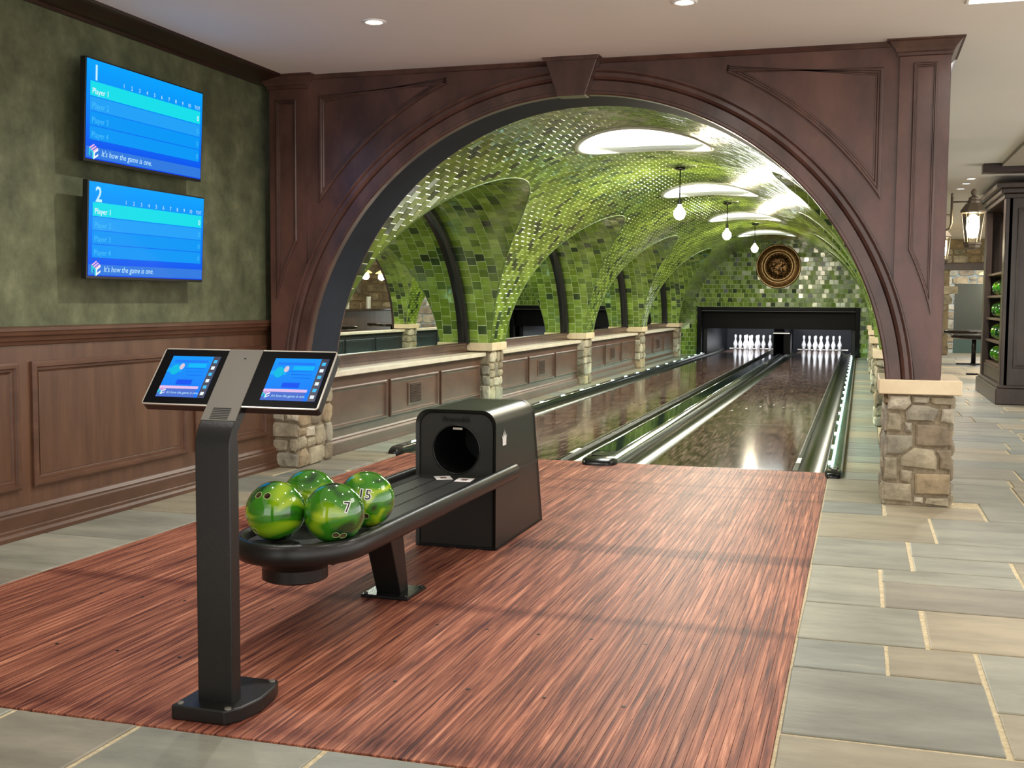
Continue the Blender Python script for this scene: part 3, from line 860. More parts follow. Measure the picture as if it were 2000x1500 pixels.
panel_frame(None, [(d * .62, h) for d, h in PROF], fP, 'pilaster_moulding', M_ARCH2, arch, fn=lambda d: arc_poly(-2.46, -2.30, 2.62, True, d))
# capitals
for xa, xb, nm in ((1.69, 1.972, 0), (-2.512, -2.232, 1)):
    mb = MB(); rings = []
    for d, z in ((0, 2.695), (.012, 2.70), (.012, 2.715), (.022, 2.722), (.03, 2.74), (.062, 2.775), (.078, 2.782), (.078, 2.80)):
        rings.append([(xa - d, AZ - .028 - d, z), (xb + d, AZ - .028 - d, z), (xb + d, AZ + .5 + d, z), (xa - d, AZ + .5 + d, z)])
    obj('capital', mb.loft(rings, caps=True), M_ARCH2, arch)
# back filling between arch wall and vault, above the vault
obj('upper_fill', MB().box(-2.6, 1.94, -.72, -.70, 2.72, 2.8), M_SOFFIT, arch)

# ================================================================== PIERS
def field(W_, H_, rmin, rmax, wmin, wmax, rnd):
    """random rubble layout: list of polygons in (x, y)"""
    polys = []; y = 0
    while y < H_ - .02:
        h = rnd.uniform(rmin, rmax)
        if H_ - y - h < rmin * .7: h = H_ - y
        x = 0
        while x < W_ - .01:
            w = rnd.uniform(wmin, wmax)
            if W_ - x - w < wmin * .7: w = W_ - x
            if h > rmax * .75 and w < wmax * .7 and rnd.random() < .35:
                m_ = h * rnd.uniform(.4, .6)
                polys += [rect(x, x + w, y, y + m_), rect(x, x + w, y + m_, y + h)]
            else: polys.append(rect(x, x + w, y, y + h))
            x += w
        y += h
    out = []
    for p in polys:
        (a, b), (c, d) = p[0], p[2]; j = lambda s: rnd.uniform(-s, s)
        s_ = min(c - a, d - b) * .13; q = [(a, b), (c, b), (c, d), (a, d)]; r_ = []
        for (x, y), (sx, sy) in zip(q, ((1, 1), (-1, 1), (-1, -1), (1, -1))):
            if rnd.random() < .62:
                k1, k2 = rnd.uniform(.1, .36) * (c - a), rnd.uniform(.1, .36) * (d - b)
                A_, B_ = (x, y + sy * k2), (x + sx * k1, y)
                r_ += [A_, B_] if (sx, sy) in ((1, 1), (-1, -1)) else [B_, A_]
            else: r_.append((x + sx * rnd.uniform(0, s_), y + sy * rnd.uniform(0, s_)))
        out.append(r_)
    return out


def stone(poly, fr, parent, rnd, depth=.024, gap=.007, mi=None, edge=False):
    P = offset(poly, gap * .5)
    c = Vector((sum(p[0] for p in P) / len(P), sum(p[1] for p in P) / len(P)))
    mb = MB(); n_ = len(P); d0 = depth * rnd.uniform(.75, 1.2)
    mid = [Vector(p) for p in P]; top = [c + (Vector(p) - c) * (1 - min(.3, .014 / max((Vector(p) - c).length, .02))) for p in P]
    hs = [d0 * rnd.uniform(.75, 1.05) for _ in P]
    mb.loft([[fr(p[0], p[1], -.003) for p in mid], [fr(p[0], p[1], h * .55) for p, h in zip(mid, hs)], [fr(p[0], p[1], h) for p, h in zip(top, hs)]])
    inner = [c + (t - c) * .5 for t in top]; h2 = [d0 * rnd.uniform(.9, 1.3) for _ in P]
    mb.loft([[fr(p[0], p[1], h) for p, h in zip(top, hs)], [fr(p[0], p[1], h) for p, h in zip(inner, h2)]])
    mb.add([fr(p[0], p[1], h) for p, h in zip(inner, h2)] + [fr(c.x, c.y, d0 * rnd.uniform(.95, 1.3))], [(i, (i + 1) % n_, n_) for i in range(n_)])
    return obj('stone', mb, M_STONE[mi if mi is not None else rnd.choices(range(5), [4, 3, 3, 3, 1])[0]], parent, recalc=False, smooth_angle=34)


def pier(x0, x1, y0, y1, label, faces, H=.683, cap=True, hand=None, group='stone piers along the lanes', capo=.028):
    t = thing('stone_pier', label, 'stone pier', ((x0 + x1) / 2, (y0 + y1) / 2, 0), group=group, kind='structure')
    rnd = random.Random(int(x0 * 100) + int(y0 * 10))
    s = .022
    obj('mortar_core', MB().box(x0 + s, x1 - s, y0 + s, y1 - s, 0, H), M_MORTAR, t)
    fr = {'f': (Frame((x0 + s * .3, y0 + s, 0), (1, 0, 0), (0, 0, 1)), x1 - x0 - s * .6), 'r': (Frame((x1 - s, y0 + s * .3, 0), (0, 1, 0), (0, 0, 1)), y1 - y0 - s * .6),
          'l': (Frame((x0 + s, y1 - s * .3, 0), (0, -1, 0), (0, 0, 1)), y1 - y0 - s * .6), 'b': (Frame((x1 - s * .3, y1 - s, 0), (-1, 0, 0), (0, 0, 1)), x1 - x0 - s * .6)}
    for f in faces:
        F_, w = fr[f]
        if f == 'f' and hand:
            for q in hand: stone(q, F_, t, rnd, depth=.026)
            continue
        for q in field(w, H - .004, .1, .19, .12, .27, rnd): stone(q, F_, t, rnd)
    if cap:
        c = capo
        obj('pier_cap', MB().box(x0 - c, x1 + c, y0 - c, y1 + c, H, H + .088), M_CAP, t, bevel=.007)
    return t


zp = [[(150, 190), (415, 190), (435, 290), (370, 365), (145, 365)], [(425, 195), (650, 200), (640, 265), (610, 290), (440, 285)], [(655, 200), (930, 205), (925, 300), (700, 300), (650, 270)],
      [(440, 295), (620, 300), (760, 345), (755, 400), (690, 490), (380, 485), (355, 380)], [(785, 335), (935, 325), (935, 515), (770, 485)], [(150, 395), (290, 400), (328, 450), (325, 610), (138, 605)],
      [(350, 495), (455, 500), (455, 625), (360, 615)], [(485, 515), (700, 510), (925, 545), (925, 750), (780, 778), (490, 760)], [(138, 645), (460, 640), (468, 760), (310, 875), (150, 868)],
      [(480, 775), (710, 795), (755, 900), (755, 1030), (315, 1000), (320, 890)], [(730, 800), (920, 785), (920, 1030), (770, 1020), (770, 900)], [(125, 900), (292, 890), (298, 1158), (120, 1163)],
      [(318, 1030), (475, 1040), (470, 1120), (430, 1180), (315, 1165)], [(490, 1070), (915, 1062), (915, 1300), (505, 1310)], [(120, 1183), (465, 1190), (470, 1405), (120, 1392)], [(490, 1330), (605, 1335), (605, 1410), (490, 1405)], [(635, 1335), (905, 1325), (905, 1435), (620, 1415)]]
XW = .41
hand = [[((x - 118) / 815 * (XW - .01), .683 - (y - 183) / 1250 * .68) for x, y in q][::-1] for q in zp]
pier(1.655, 2.065, -1.244, -.62, 'big tan rubble-stone pier with cream cap carrying the right foot of the arch', 'flr', hand=hand, capo=.032)
pier(-2.64, -2.385, -1.075, -.5, 'stone pier under the left foot of the arch behind the console', 'fr')
nm = ['second', 'third', 'fourth', 'last']
for k in range(1, 5):
    pier(-2.66, -2.385, F[k], F[k] + PB - .02, 'left-hand stone pier under the vault, %s from the front' % nm[k - 1], 'fr')
    pier(1.66, 1.93, F[k], F[k] + PB - .02, 'right-hand stone pier beside the walkway, %s from the front' % nm[k - 1], 'fl')

# ================================================================== LOW WALLS, MIRRORS
FRAME_P = [(0, 0), (0, .016), (.01, .022), (.022, .022), (.028, .01), (.04, .006)]
def low_wall(k, side):
    y0 = F[k] + PB - .02 if k else -.52; y1 = F[k + 1]
    wh = ['nearest', 'second', 'third', 'farthest'][k]
    if side < 0:
        lb = 'panelled low wall with vent and pale counter along the left side, %s bay' % wh
        fr = Frame((-2.5, y0, 0), (0, 1, 0), (0, 0, 1)); w = y1 - y0
    else:
        lb = 'panelled low wall with pale counter on the right side, %s bay' % wh
        fr = Frame((1.79, y1, 0), (0, -1, 0), (0, 0, 1)); w = y1 - y0
    t = thing('low_wall', lb, None, fr(w / 2, 0), kind='structure')
    LW, LM = (M_LOW, M_LOWM) if side < 0 else (M_LOWSHADE, M_LOWSHADE)
    mb = MB(); mb.prism([fr(0, 0, 0), fr(w, 0, 0), fr(w, .625, 0), fr(0, .625, 0)], fr.n * -.2)
    obj('wall_core', mb, LW, t)
    pw = (w - .08 * 4 + .0) / 3
    for i in range(3):
        xa = .08 + i * (pw + .08)
        panel_frame(rect(xa, xa + pw, .195, .532), FRAME_P, fr, 'panel_moulding', LM, t)
        flat(fr, rect(xa + .04, xa + pw - .04, .235, .492), .004, 'panel', LW, t, th=.002)
    if side < 0:
        v = flat(fr, rect(w / 2 - .18, w / 2 + .18, .262, .468), .004, 'vent', M_LOWM, t, th=.012, bevel=.003)
        for i in range(11):
            z = .285 + i * .0155
            mb = MB(); mb.prism([fr(w / 2 - .13, z, .016), fr(w / 2 - .13, z + .0105, .016), fr(w / 2 - .13, z + .007, .025)], fr.u * .26)
            obj('vent_slat', mb, M_LOW, v)
        # dark slots behind the slats
        flat(fr, rect(w / 2 - .135, w / 2 + .135, .28, .456), .0165, 'vent_slot', M_DARK, v)
    extrude_profile([(0, 0), (.05, 0), (.05, .022), (.036, .03), (.036, .085), (.028, .092), (.02, .108), (.008, .116), (.0, .13)], fr, 0, w, 'baseboard', LM, t)
    extrude_profile([(-.17, .622), (.055, .622), (.06, .627), (.06, .66), (.055, .665), (-.17, .665)], fr, 0, w, 'counter_slab', M_SLAB, t)
    if side < 0:
        extrude_profile([(-.15, .665), (-.14, .665), (-.14, .69), (-.152, .70), (-.152, .74), (-.135, .752), (-.135, .765), (-.15, .772), (-.18, .775), (-.18, .665)], fr, 0, w, 'mirror_ledge', M_ARCH2, t)
    return t


for k in range(4):
    low_wall(k, -1); low_wall(k, 1)


def mirror(k):
    yc = BAYC[k]
    t = thing('arched_mirror', 'arched wall mirror in a black frame, %s along the left side' % ['nearest', 'second', 'third', 'farthest'][k], 'mirror', (XM, yc, .78), group='arched mirrors along the left wall')
    a0 = math.asin((.76 - VZ) / E_B); A_ = np.linspace(a0, PI - a0, 61)
    pt = lambda a, q, x: (x, yc + (E_A + q) * math.cos(a), VZ + (E_B + q) * math.sin(a))
    mb = MB(); P = [pt(a, -.05, XM) for a in A_]
    mb.add(P, [tuple(range(len(P)))[::-1]])
    obj('mirror_glass', mb, M_MIRROR, t, recalc=False)
    mb = MB(); mb.loft([[pt(a, q, x) for a in A_] for q, x in ((.0, XM), (.0, XM + .055), (-.012, XM + .06), (-.075, XM + .06), (-.08, XM + .05), (-.08, XM + .0))], closed=False)
    obj('mirror_frame', mb, M_BLACKS, t, smooth_angle=40)
    return t


for k in range(4): mirror(k)
# outer shells so the tunnel is closed: left wall body behind the mirrors, right outer wall with arched openings
wl2 = thing('wall_tunnel_left', 'dark wall body behind the arched mirrors', None, (XM, 9, 0), kind='structure')
obj('wall_body', MB().box(-3.0, XM - .003, -1.1, 18.8, 0, 2.9), M_DARK, wl2)
wr2 = thing('wall_tunnel_right', 'wood clad outer wall of the bowling tunnel with arched openings', None, (XR, 9, 0), kind='structure')
mb = MB(); fO = Frame((XR, 0, 0), (0, 1, 0), (0, 0, 1))
for k, yc in enumerate(BAYC):
    a0 = math.asin((.66 - VZ) / E_B); A_ = np.linspace(a0, PI - a0, 49)
    e0, e1 = yc - 2.25, yc + 2.25
    inner = [(yc + E_A * math.cos(a), VZ + E_B * math.sin(a)) for a in A_]
    outer = []
    for a in A_:
        c_, s_ = math.cos(a), math.sin(a); r = 1e9
        if abs(c_) > 1e-6: r = min(r, 2.25 / abs(c_))
        if s_ > 1e-6: r = min(r, (2.85 - VZ) / s_)
        outer.append((yc + r * c_, VZ + r * s_))
    outer[0] = (e1, inner[0][1]); outer[-1] = (e0, inner[-1][1])
    mb.loft([[fO(p[0], p[1], h) for p in Q] for Q, h in ((inner, 0), (outer, 0), (outer, .05), (inner, .05))], closed=False, loop=True)
mb.box(XR, XR + .05, -.62, 18.8, 0, .66)
mb.box(XR, XR + .05, 17.1, 18.8, 0, 2.85)
obj('outer_cladding', mb, M_CAB, wr2)
# inner pier backs between the bays on both sides
pb = MB()
for k in range(1, 5): pb.box(1.93, XR, F[k] + .02, F[k] + PB - .04, 0, .76)
obj('pier_infill', pb, M_CAB, wr2)

# ================================================================== LEFT WALL
wl = thing('wall_left', 'left wall with mottled green plaster above a walnut panelled wainscot', None, (-2.6, -4, 0), kind='structure')
fL = Frame((-2.6, 0, 0), (0, 1, 0), (0, 0, 1))     # n = +X
obj('plaster', MB().box(-2.75, -2.6, -12, -1.0, 1.0, 2.8), M_PLASTER, wl)
obj('wainscot_back', MB().box(-2.75, -2.598, -12, -1.0, 0, 1.04), M_WAIN, wl)
for a, b in ((-6.4, -5.1), (-5.05, -3.729), (-3.633, -2.215), (-2.12, -1.19)):
    pv = [(0, 0), (0, .018), (.012, .026), (.028, .026), (.034, .012), (.046, .012), (.052, .004), (.064, .0)]
    panel_frame(rect(a, b, .246, .902), pv, fL, 'wainscot_moulding', M_WAINM, wl)
    flat(fL, rect(a + .06, b - .06, .306, .842), .004, 'wainscot_panel', M_WAIN, wl, th=.002)
extrude_profile([(0, 0), (.045, 0), (.045, .02), (.034, .034), (.034, .05), (.03, .055), (.03, .12), (.022, .13), (.024, .14), (.012, .158), (0, .165)], fL, -12, -1.06, 'baseboard', M_WAINM, wl)
extrude_profile([(0, .985), (.012, .99), (.016, 1.005), (.03, 1.012), (.034, 1.03), (.05, 1.04), (.055, 1.058), (.06, 1.062), (.06, 1.078), (.0, 1.085)], fL, -12, -1.06, 'chair_rail', M_WAINM, wl)
extrude_profile([(0, 2.735), (.02, 2.735), (.03, 2.75), (.09, 2.757), (.18, 2.775), (.215, 2.775), (.225, 2.80), (0, 2.80)], fL, -12, -1.2, 'crown_moulding', M_CROWN, wl)

# ================================================================== CEILING
ceil = thing('ceiling', 'smooth pale ceiling over the front room and corridor', None, (0, -5, HC), kind='structure')
mb = MB().box(-2.8, 9, -12, -1.19, HC, HC + .1).box(2.05, 9, -1.19, 22, HC, HC + .1)
obj('ceiling_slab', mb, M_CEIL, ceil)
obj('beam', MB().box(2.76, 9, 5.25, 5.45, HC - .10, HC + .0), M_CROWN, ceil, bevel=.01)
obj('soffit_drop', MB().box(2.95, 9, 2.3, 5.2, HC - .04, HC), mat('soffit_grey', (168, 160, 146), .7), ceil)


def downlight(x, y, label, power=26, grp='recessed ceiling downlights', vis=True):
    t = thing('ceiling_downlight', label, 'ceiling light', (x, y, HC), group=grp)
    obj('trim_ring', MB().lathe([(.045, HC + .002), (.046, HC - .006), (.058, HC - .009), (.068, HC - .004), (.069, HC + .002)], (x, y, 0), 28), M_WHITE, t, smooth=True)
    obj('lens', MB().lathe([(.0, HC - .003), (.046, HC - .003), (.046, HC + .001), (.0, HC + .001)], (x, y, 0), 24), M_LENS, t, recalc=True)
    light('SPOT', (x, y, HC - .02), power, (1, .965, .91), .035, parent=t, name='downlight_lamp', spot=2.75, blend=.6)
    return t


downlight(-1.15, -2.52, 'round recessed downlight on the left of the ceiling before the arch', 100)
downlight(.586, -2.48, 'round recessed downlight at the top edge right of centre before the arch', 50)
for i, (x, y) in enumerate(((-1.15, -4.35), (.59, -4.3), (-1.15, -6.2), (.59, -6.2), (2.3, -4.3), (2.3, -6.4))):
    downlight(x, y, 'recessed downlight above the approach outside the photo, ' + ['first on the left', 'first in the middle', 'second on the left', 'second in the middle', 'first on the right', 'second on the right'][i], [36, 22, 24, 12, 10, 6][i])
downlight(2.77, 6.85, 'nearest of three corridor downlights beyond the arch', 60)
downlight(2.76, 7.45, 'middle of three corridor downlights beyond the arch', 60)
downlight(2.75, 8.15, 'farthest of three corridor downlights beyond the arch', 60)
downlight(2.9, 1.4, 'corridor downlight hidden behind the arch wall', 110)
downlight(3.2, 12.5, 'corridor downlight hidden behind the arch wall farther back', 110)
t = thing('ceiling_light_panel', 'bright flat light panel in the ceiling at the top right corner', 'ceiling light', (2.7, -2.8, HC))
obj('panel_trim', MB().box(1.985, 3.4, -3.7, -2.05, HC - .006, HC + .01), M_WHITE, t)
obj('panel_lens', MB().box(2.0, 3.38, -3.68, -2.07, HC - .009, HC - .005), mat('panel_glow', (255, 252, 244), .5, emis=3), t)
light('AREA', (2.7, -2.85, HC - .03), 7, (1, .97, .92), 1.3, 1.5, parent=t, name='panel_lamp')

# ================================================================== SCREENS
def emi(name, c, s=1.0): return mat('screen_' + name, tuple(int(x * .1) for x in c), .5, emis=s * .84, spec=.1, emcol=c)
def grad(name, top, bot, z0, z1, s=1.0):
    m_ = bpy.data.materials.new('screen_' + name); m_.use_nodes = True; nt = m_.node_tree; b = nt.nodes['Principled BSDF']
    tc = nt.nodes.new('ShaderNodeTexCoord'); sx = nt.nodes.new('ShaderNodeSeparateXYZ'); mr = nt.nodes.new('ShaderNodeMapRange'); rp = nt.nodes.new('ShaderNodeValToRGB')
    nt.links.new(tc.outputs['Object'], sx.inputs[0]); nt.links.new(sx.outputs[2], mr.inputs[0]); mr.inputs[1].default_value = z0; mr.inputs[2].default_value = z1
    nt.links.new(mr.outputs[0], rp.inputs[0]); rp.color_ramp.elements[0].color = lin(bot); rp.color_ramp.elements[1].color = lin(top)
    nt.links.new(rp.outputs[0], b.inputs['Emission Color']); b.inputs['Emission Strength'].default_value = s * .84
    b.inputs['Base Color'].default_value = (.0, .0, .01, 1); b.inputs['Roughness'].default_value = .5; b.inputs['Specular IOR Level'].default_value = .1
    return m_


E_ROW = emi('row', (30, 160, 246)); E_ROW2 = emi('row_deep', (0, 150, 244)); E_HI = emi('highlight', (20, 220, 232)); E_TXT = emi('text', (196, 240, 255)); E_DIM = emi('dim', (70, 190, 246))
E_BAND = emi('band', (46, 120, 222)); E_PINK = emi('pink', (236, 180, 226)); E_TEAL = emi('teal', (40, 206, 216)); E_WHITE = emi('white', (236, 246, 250)); E_DEEP = emi('deep', (0, 84, 240))


def cube_logo(fr, x, y, s, parent):
    """three faces of a cube drawn as striped letters"""
    A = [(x - s * .5, y + s * .28), (x, y + .0), (x, y - s * .5), (x - s * .5, y - s * .22)]
    L1 = MB(); L2 = MB(); L3 = MB()
    q = lambda P, h=.0026: [fr(a, b, h) for a, b in P]
    for t0, t1 in ((0, .3), (.7, 1)):
        lerp = lambda a, b, t: (a[0] + (b[0] - a[0]) * t, a[1] + (b[1] - a[1]) * t)
        L1.add(q([lerp(A[0], A[1], t0), lerp(A[0], A[1], t1), lerp(A[3], A[2], t1), lerp(A[3], A[2], t0)]), [(0, 1, 2, 3)])
    L1.add(q([A[0], A[1], (A[1][0], A[1][1] - s * .14), (A[0][0], A[0][1] - s * .14)]), [(0, 1, 2, 3)])
    B = [(x, y), (x + s * .5, y + s * .28), (x + s * .5, y - s * .22), (x, y - s * .5)]
    for a, b in ((0, .28), (.72, 1)):
        L2.add(q([(x, y - s * .5 * a), (x + s * .5, y + s * .28 - s * .5 * a), (x + s * .5, y + s * .28 - s * .5 * b), (x, y - s * .5 * b)]), [(0, 1, 2, 3)])
    L2.add(q([(x, y), (x + s * .14, y + s * .08), (x + s * .14, y - s * .42), (x, y - s * .5)], .0028), [(0, 1, 2, 3)])
    for a in (0, .38, .76):
        u = lambda p, r: (x - s * .5 * (1 - p) + s * .5 * r, y + s * .28 * (1 - p) + s * .28 * r)
        L3.add(q([u(1 - a, 0), u(1 - a, 1), u(1 - a - .22, 1), u(1 - a - .22, 0)]), [(0, 1, 2, 3)])
    for nm_, mb_, mt in (('logo_left', L1, E_TEAL), ('logo_right', L2, E_WHITE), ('logo_top', L3, E_PINK)):
        obj(nm_, mb_, mt, parent, recalc=False)


def tv(z0, z1, num, label):
    y0, y1 = -3.325, -2.195; tilt = .045
    v = Vector((math.sin(tilt), 0, math.cos(tilt)))
    fr = Frame((-2.475, y0, z0), (0, 1, 0), v); w, h = y1 - y0, z1 - z0
    t = thing('wall_television', label, 'television', (-2.5, (y0 + y1) / 2, z0), group='scoreboard televisions on the left wall')
    mb = MB(); mb.prism([fr(0, 0, 0), fr(w, 0, 0), fr(w, h, 0), fr(0, h, 0)], fr.n * -.035)
    obj('casing', mb, M_BLACKS, t, bevel=.003)
    sc = flat(fr, rect(.008, w - .008, .016, h - .008), .0012, 'screen', grad('tv%s' % num, (0, 164, 252), (0, 60, 236), z0 - .0, z1, 1.0), t)
    obj('wall_bracket', MB().box(-2.6, -2.51, -3.05, -2.45, z0 + .14, z1 - .14), M_BLACK, t)
    obj('bracket_rail', MB().box(-2.6, -2.56, -3.15, -2.35, z0 + .22, z0 + .26).box(-2.6, -2.56, -3.15, -2.35, z1 - .20, z1 - .16), M_BLACK, t)
    text(num, fr, .06, h - .112, .115, E_TXT, sc, h=.0025, bold=.002)
    rows = [(.64, .78, E_HI), (.50, .63, E_ROW), (.36, .49, E_ROW2), (.22, .35, E_ROW2)]
    for i, (a, b, mt) in enumerate(rows):
        a_, b_ = a * h, b * h
        flat(fr, rect(.04, w - .03, a_, b_), .0018, 'score_row', mt, sc)
        text('Player %d' % (i + 1), fr, .055, a_ + .012, .045, E_DIM if i else E_WHITE, sc, h=.0026)
        text('0', fr, w - .055, a_ + .016, .045, E_DIM if i else E_WHITE, sc, h=.0026, align='CENTER')
    for i in range(10):
        text(str(i + 1), fr, .33 + i * .072, .795 * h, .032, E_TXT, sc, h=.0026, align='CENTER')
    text('TOT', fr, w - .065, .795 * h, .03, E_TXT, sc, h=.0026, align='CENTER')
    flat(fr, rect(.012, w - .012, .022, .15 * h), .0016, 'message_band', E_BAND, sc)
    cube_logo(fr, .075, .055, .078, sc)
    text("It's how the game is one.", fr, .14, .04, .046, E_TXT, sc, h=.0026, shear=.2)
    return t


tv(1.962, 2.512, '1', 'upper scoreboard television showing a large number 1')
tv(1.335, 1.865, '2', 'lower scoreboard television showing a large number 2')
for a, b in ((1.962, 2.512), (1.335, 1.865)):
    pass

# ================================================================== CONSOLE
con = thing('scoring_console', 'black post console with two tilted touch tablets standing on the approach', 'scoring console', (-.28, -5.6, 0))
PX0, PX1 = -.345, -.229
mb = MB()
pl = [(-.392, -5.715), (-.215, -5.715), (-.185, -5.67), (-.17, -5.58), (-.18, -5.48), (-.20, -5.42), (-.392, -5.42)]
obj('base_plate', MB().prism([(x, y, 0) for x, y in pl], (0, 0, .044)), M_BLACK, con, bevel=.006)
mb = MB()
for x, y in ((-.372, -5.695), (-.215, -5.695), (-.372, -5.44), (-.212, -5.44)): mb.lathe([(.0, .043), (.011, .043), (.010, .048), (.0, .05)], (x, y, 0), 10)
obj('base_bolt', mb, M_STEEL, con, smooth_angle=40)
# post and head strip: one bent slab
path = [(-5.645, .04)] + [(-5.645, z) for z in (.4, .8)]
P0, P1 = Vector((-5.655, .88)), Vector((-5.44, 1.073))
dv = (P1 - P0).normalized()
bend = []
a0_, a1_ = PI / 2, math.atan2(dv.y, dv.x)
cpt = Vector((-5.645, .79))
pts = [Vector((-5.645, .04)), Vector((-5.645, .80))]
for i in range(1, 6):
    a = a0_ + (a1_ - a0_) * i / 6; pts.append(pts[-1] + Vector((math.cos(a), math.sin(a))) * .016)
last = pts[-1]; pts.append(P1)
rings = []
for i, p in enumerate(pts):
    t_ = (pts[min(i + 1, len(pts) - 1)] - pts[max(i - 1, 0)]).normalized(); n_ = Vector((t_.y, -t_.x))
    th = .05 if i < 2 else (.05 - .004 * min(i - 1, 4))
    q = p + n_ * th
    rings.append([(PX0, p.x, p.y), (PX1, p.x, p.y), (PX1, q.x, q.y), (PX0, q.x, q.y)])
k = 7
obj('post', MB().loft(rings, caps=True), M_BLACK, con, bevel=.004)
s_, e_ = pts[6], pts[-1]
up = (e_ - s_).normalized()
fH = Frame((0, s_.x, s_.y), (1, 0, 0), (0, up.x, up.y))
hl = (e_ - s_).length
# strip
mb = MB(); mb.prism([fH(PX0 + .001, 0.002, .002), fH(PX1 - .001, 0.002, .002), fH(PX1 - .001, hl, .002), fH(PX0 + .001, hl, .002)], fH.n * -.012)
st_ = obj('centre_strip', mb, M_STEEL, con)
mb = MB().lathe([(0, 0), (.004, 0), (.004, .001), (0, .001)], (0, 0, 0), 10)
flat(fH, rect(-.284, -.276, hl - .036, hl - .032), .003, 'camera_dot', M_DARK, st_)
for i in range(7):
    flat(fH, rect(PX0 + .028, PX1 - .028, .006 + i * .0062, .009 + i * .0062), .003, 'speaker_slot', M_DARK, st_)
# head
H0, H1, HY0, HY1 = -.572, .018, hl - .212, hl + .002
def rrect(x0, x1, y0, y1, r, n=5):
    out = []
    for cx_, cy_, a in ((x1 - r, y0 + r, -PI / 2), (x1 - r, y1 - r, 0), (x0 + r, y1 - r, PI / 2), (x0 + r, y0 + r, PI)):
        for i in range(n): out.append((cx_ + r * math.cos(a + PI / 2 * i / (n - 1)), cy_ + r * math.sin(a + PI / 2 * i / (n - 1))))
    return out
hp = rrect(H0, H1, HY0, HY1, .01)
mb = MB(); mb.loft([[fH(x, y, -.035) for x, y in offset(hp, .006)], [fH(x, y, -.03) for x, y in hp], [fH(x, y, -.004) for x, y in hp]], caps=True)
obj('tablet_housing', mb, M_BLACK, con, smooth_angle=40)
mb = MB(); mb.loft([[fH(x, y, h) for x, y in offset(hp, d)] for d, h in ((0, -.005), (0, .0), (.004, .0), (.004, -.005))])
obj('silver_rim', mb, M_SILVER, con, smooth_angle=40)
for sx0, sx1, nm_ in ((H0 + .004, PX0 - .001, 'left'), (PX1 + .001, H1 - .004, 'right')):
    tb = flat(fH, rect(sx0, sx1, HY0 + .004, HY1 - .004), -.002, 'tablet', M_GLASSB, con, th=.002)
    a, b = (-.531, -.366) if nm_ == 'left' else (-.176, .000)
    c, d = HY0 + .028, HY1 - .03
    a -= .002; bb = b - .0
    scr = flat(fH, rect(a, bb, c, d), .0006, 'screen', grad('tab' + nm_, (0, 152, 250), (20, 104, 244), s_.y + .02, e_.y - .02, 1.0), tb)
    q = lambda x0, x1, y0, y1, m_, n_='picture_band': flat(fH, rect(a + (bb - a) * x0, a + (bb - a) * x1, c + (d - c) * y0, c + (d - c) * y1), .0010, n_, m_, tb)
    q(0, .8 * .98, 0, .2, emi('foot', (76, 112, 206)), 'message_band'); q(0, .8, .2, .265, emi('pinkline', (226, 190, 236)), 'pink_line')
    q(.08, .78, .84, .9, emi('sky1', (20, 120, 246))); q(.4, .78, .72, .82, emi('sky2', (0, 184, 246))); q(.0, .3, .6, .7, emi('sky3', (20, 170, 250)))
    q(.3, .62, .3, .42, emi('sea', (14, 84, 240))); q(.35, .78, .685, .695, E_DEEP); q(.4, .78, .61, .62, E_DEEP); q(.45, .78, .53, .54, E_DEEP)
    mb = MB(); mb.add([fH(a + (bb - a) * .28 + .008 * math.cos(t__), c + (d - c) * .74 + .012 * math.sin(t__), .0012) for t__ in np.linspace(0, 2 * PI, 17)[:-1]], [tuple(range(16))]); obj('picture_ball', mb, emi('ball', (214, 200, 216)), tb, recalc=False)
    mb = MB(); mb.add([fH(a + (bb - a) * .16 + .016 * math.cos(t__), c + (d - c) * .66 + .02 * math.sin(t__), .0011) for t__ in np.linspace(0, 2 * PI, 17)[:-1]], [tuple(range(16))]); obj('picture_bush', mb, emi('bush', (0, 186, 226)), tb, recalc=False)
    q(.86, 1.0, .0, 1.0, mat('screen_side', (22, 26, 52), .3, emis=.6, emcol=(22, 26, 52)), 'button_column')
    for i in range(6):
        yy = c + (d - c) * (.06 + i * .155)
        flat(fH, rect(a + (bb - a) * .895, a + (bb - a) * .965, yy, yy + .012), .0014, 'button_icon', E_WHITE if i % 2 == 0 else E_DIM, tb)
    cube_logo(fH, a + .014, c + .02, .026, tb)
    text("It's how the game is one.", fH, a + .032, c + .012, .0128, E_TXT, tb, h=.0016, shear=.2, xs=.86)

# ================================================================== BALL RETURN
ret = thing('ball_return', 'black ball return with hooded housing and long oval rack between the lanes', 'ball return', (-.395, -3.9, 0))
hx0, hx1, hy0, hy1, hz = -.607, -.185, -3.25, -2.5, .692
def hood(y, r=.075, ins=0, z0=0, top=None, nseg=8):
    T_ = (top or hz) - ins; x0, x1 = hx0 + ins, hx1 - ins; P = [(x1, z0)]
    for i in range(nseg + 1):
        a = PI / 2 * i / nseg; P.append((x1 - r + r * math.cos(a), T_ - r + r * math.sin(a)))
    for i in range(nseg + 1):
        a = PI / 2 + PI / 2 * i / nseg; P.append((x0 + r + r * math.cos(a), T_ - r + r * math.sin(a)))
    P.append((x0, z0)); return [(x, y, z) for x, z in P]
# upper shell: from the rack level up; it slopes back a little at the rear
def shear_ring(R_, dz): return [(x, y + dz * (.35 - z) * .28, z) for x, y, z in R_]
lower = []
mb = MB(); mb.loft([hood(hy0 + .012, .07, .012), hood(hy0, .075), shear_ring(hood(hy1, .075), 1)], closed=True)
b_ = shear_ring(hood(hy1, .075), 1); mb.add(b_, [tuple(range(len(b_)))])
obj('housing', mb, M_RETURN, ret, smooth_angle=35)
R_in = hood(hy0 + .02, .068, .02)
hc = Vector((-.398, .492)); hr = .122
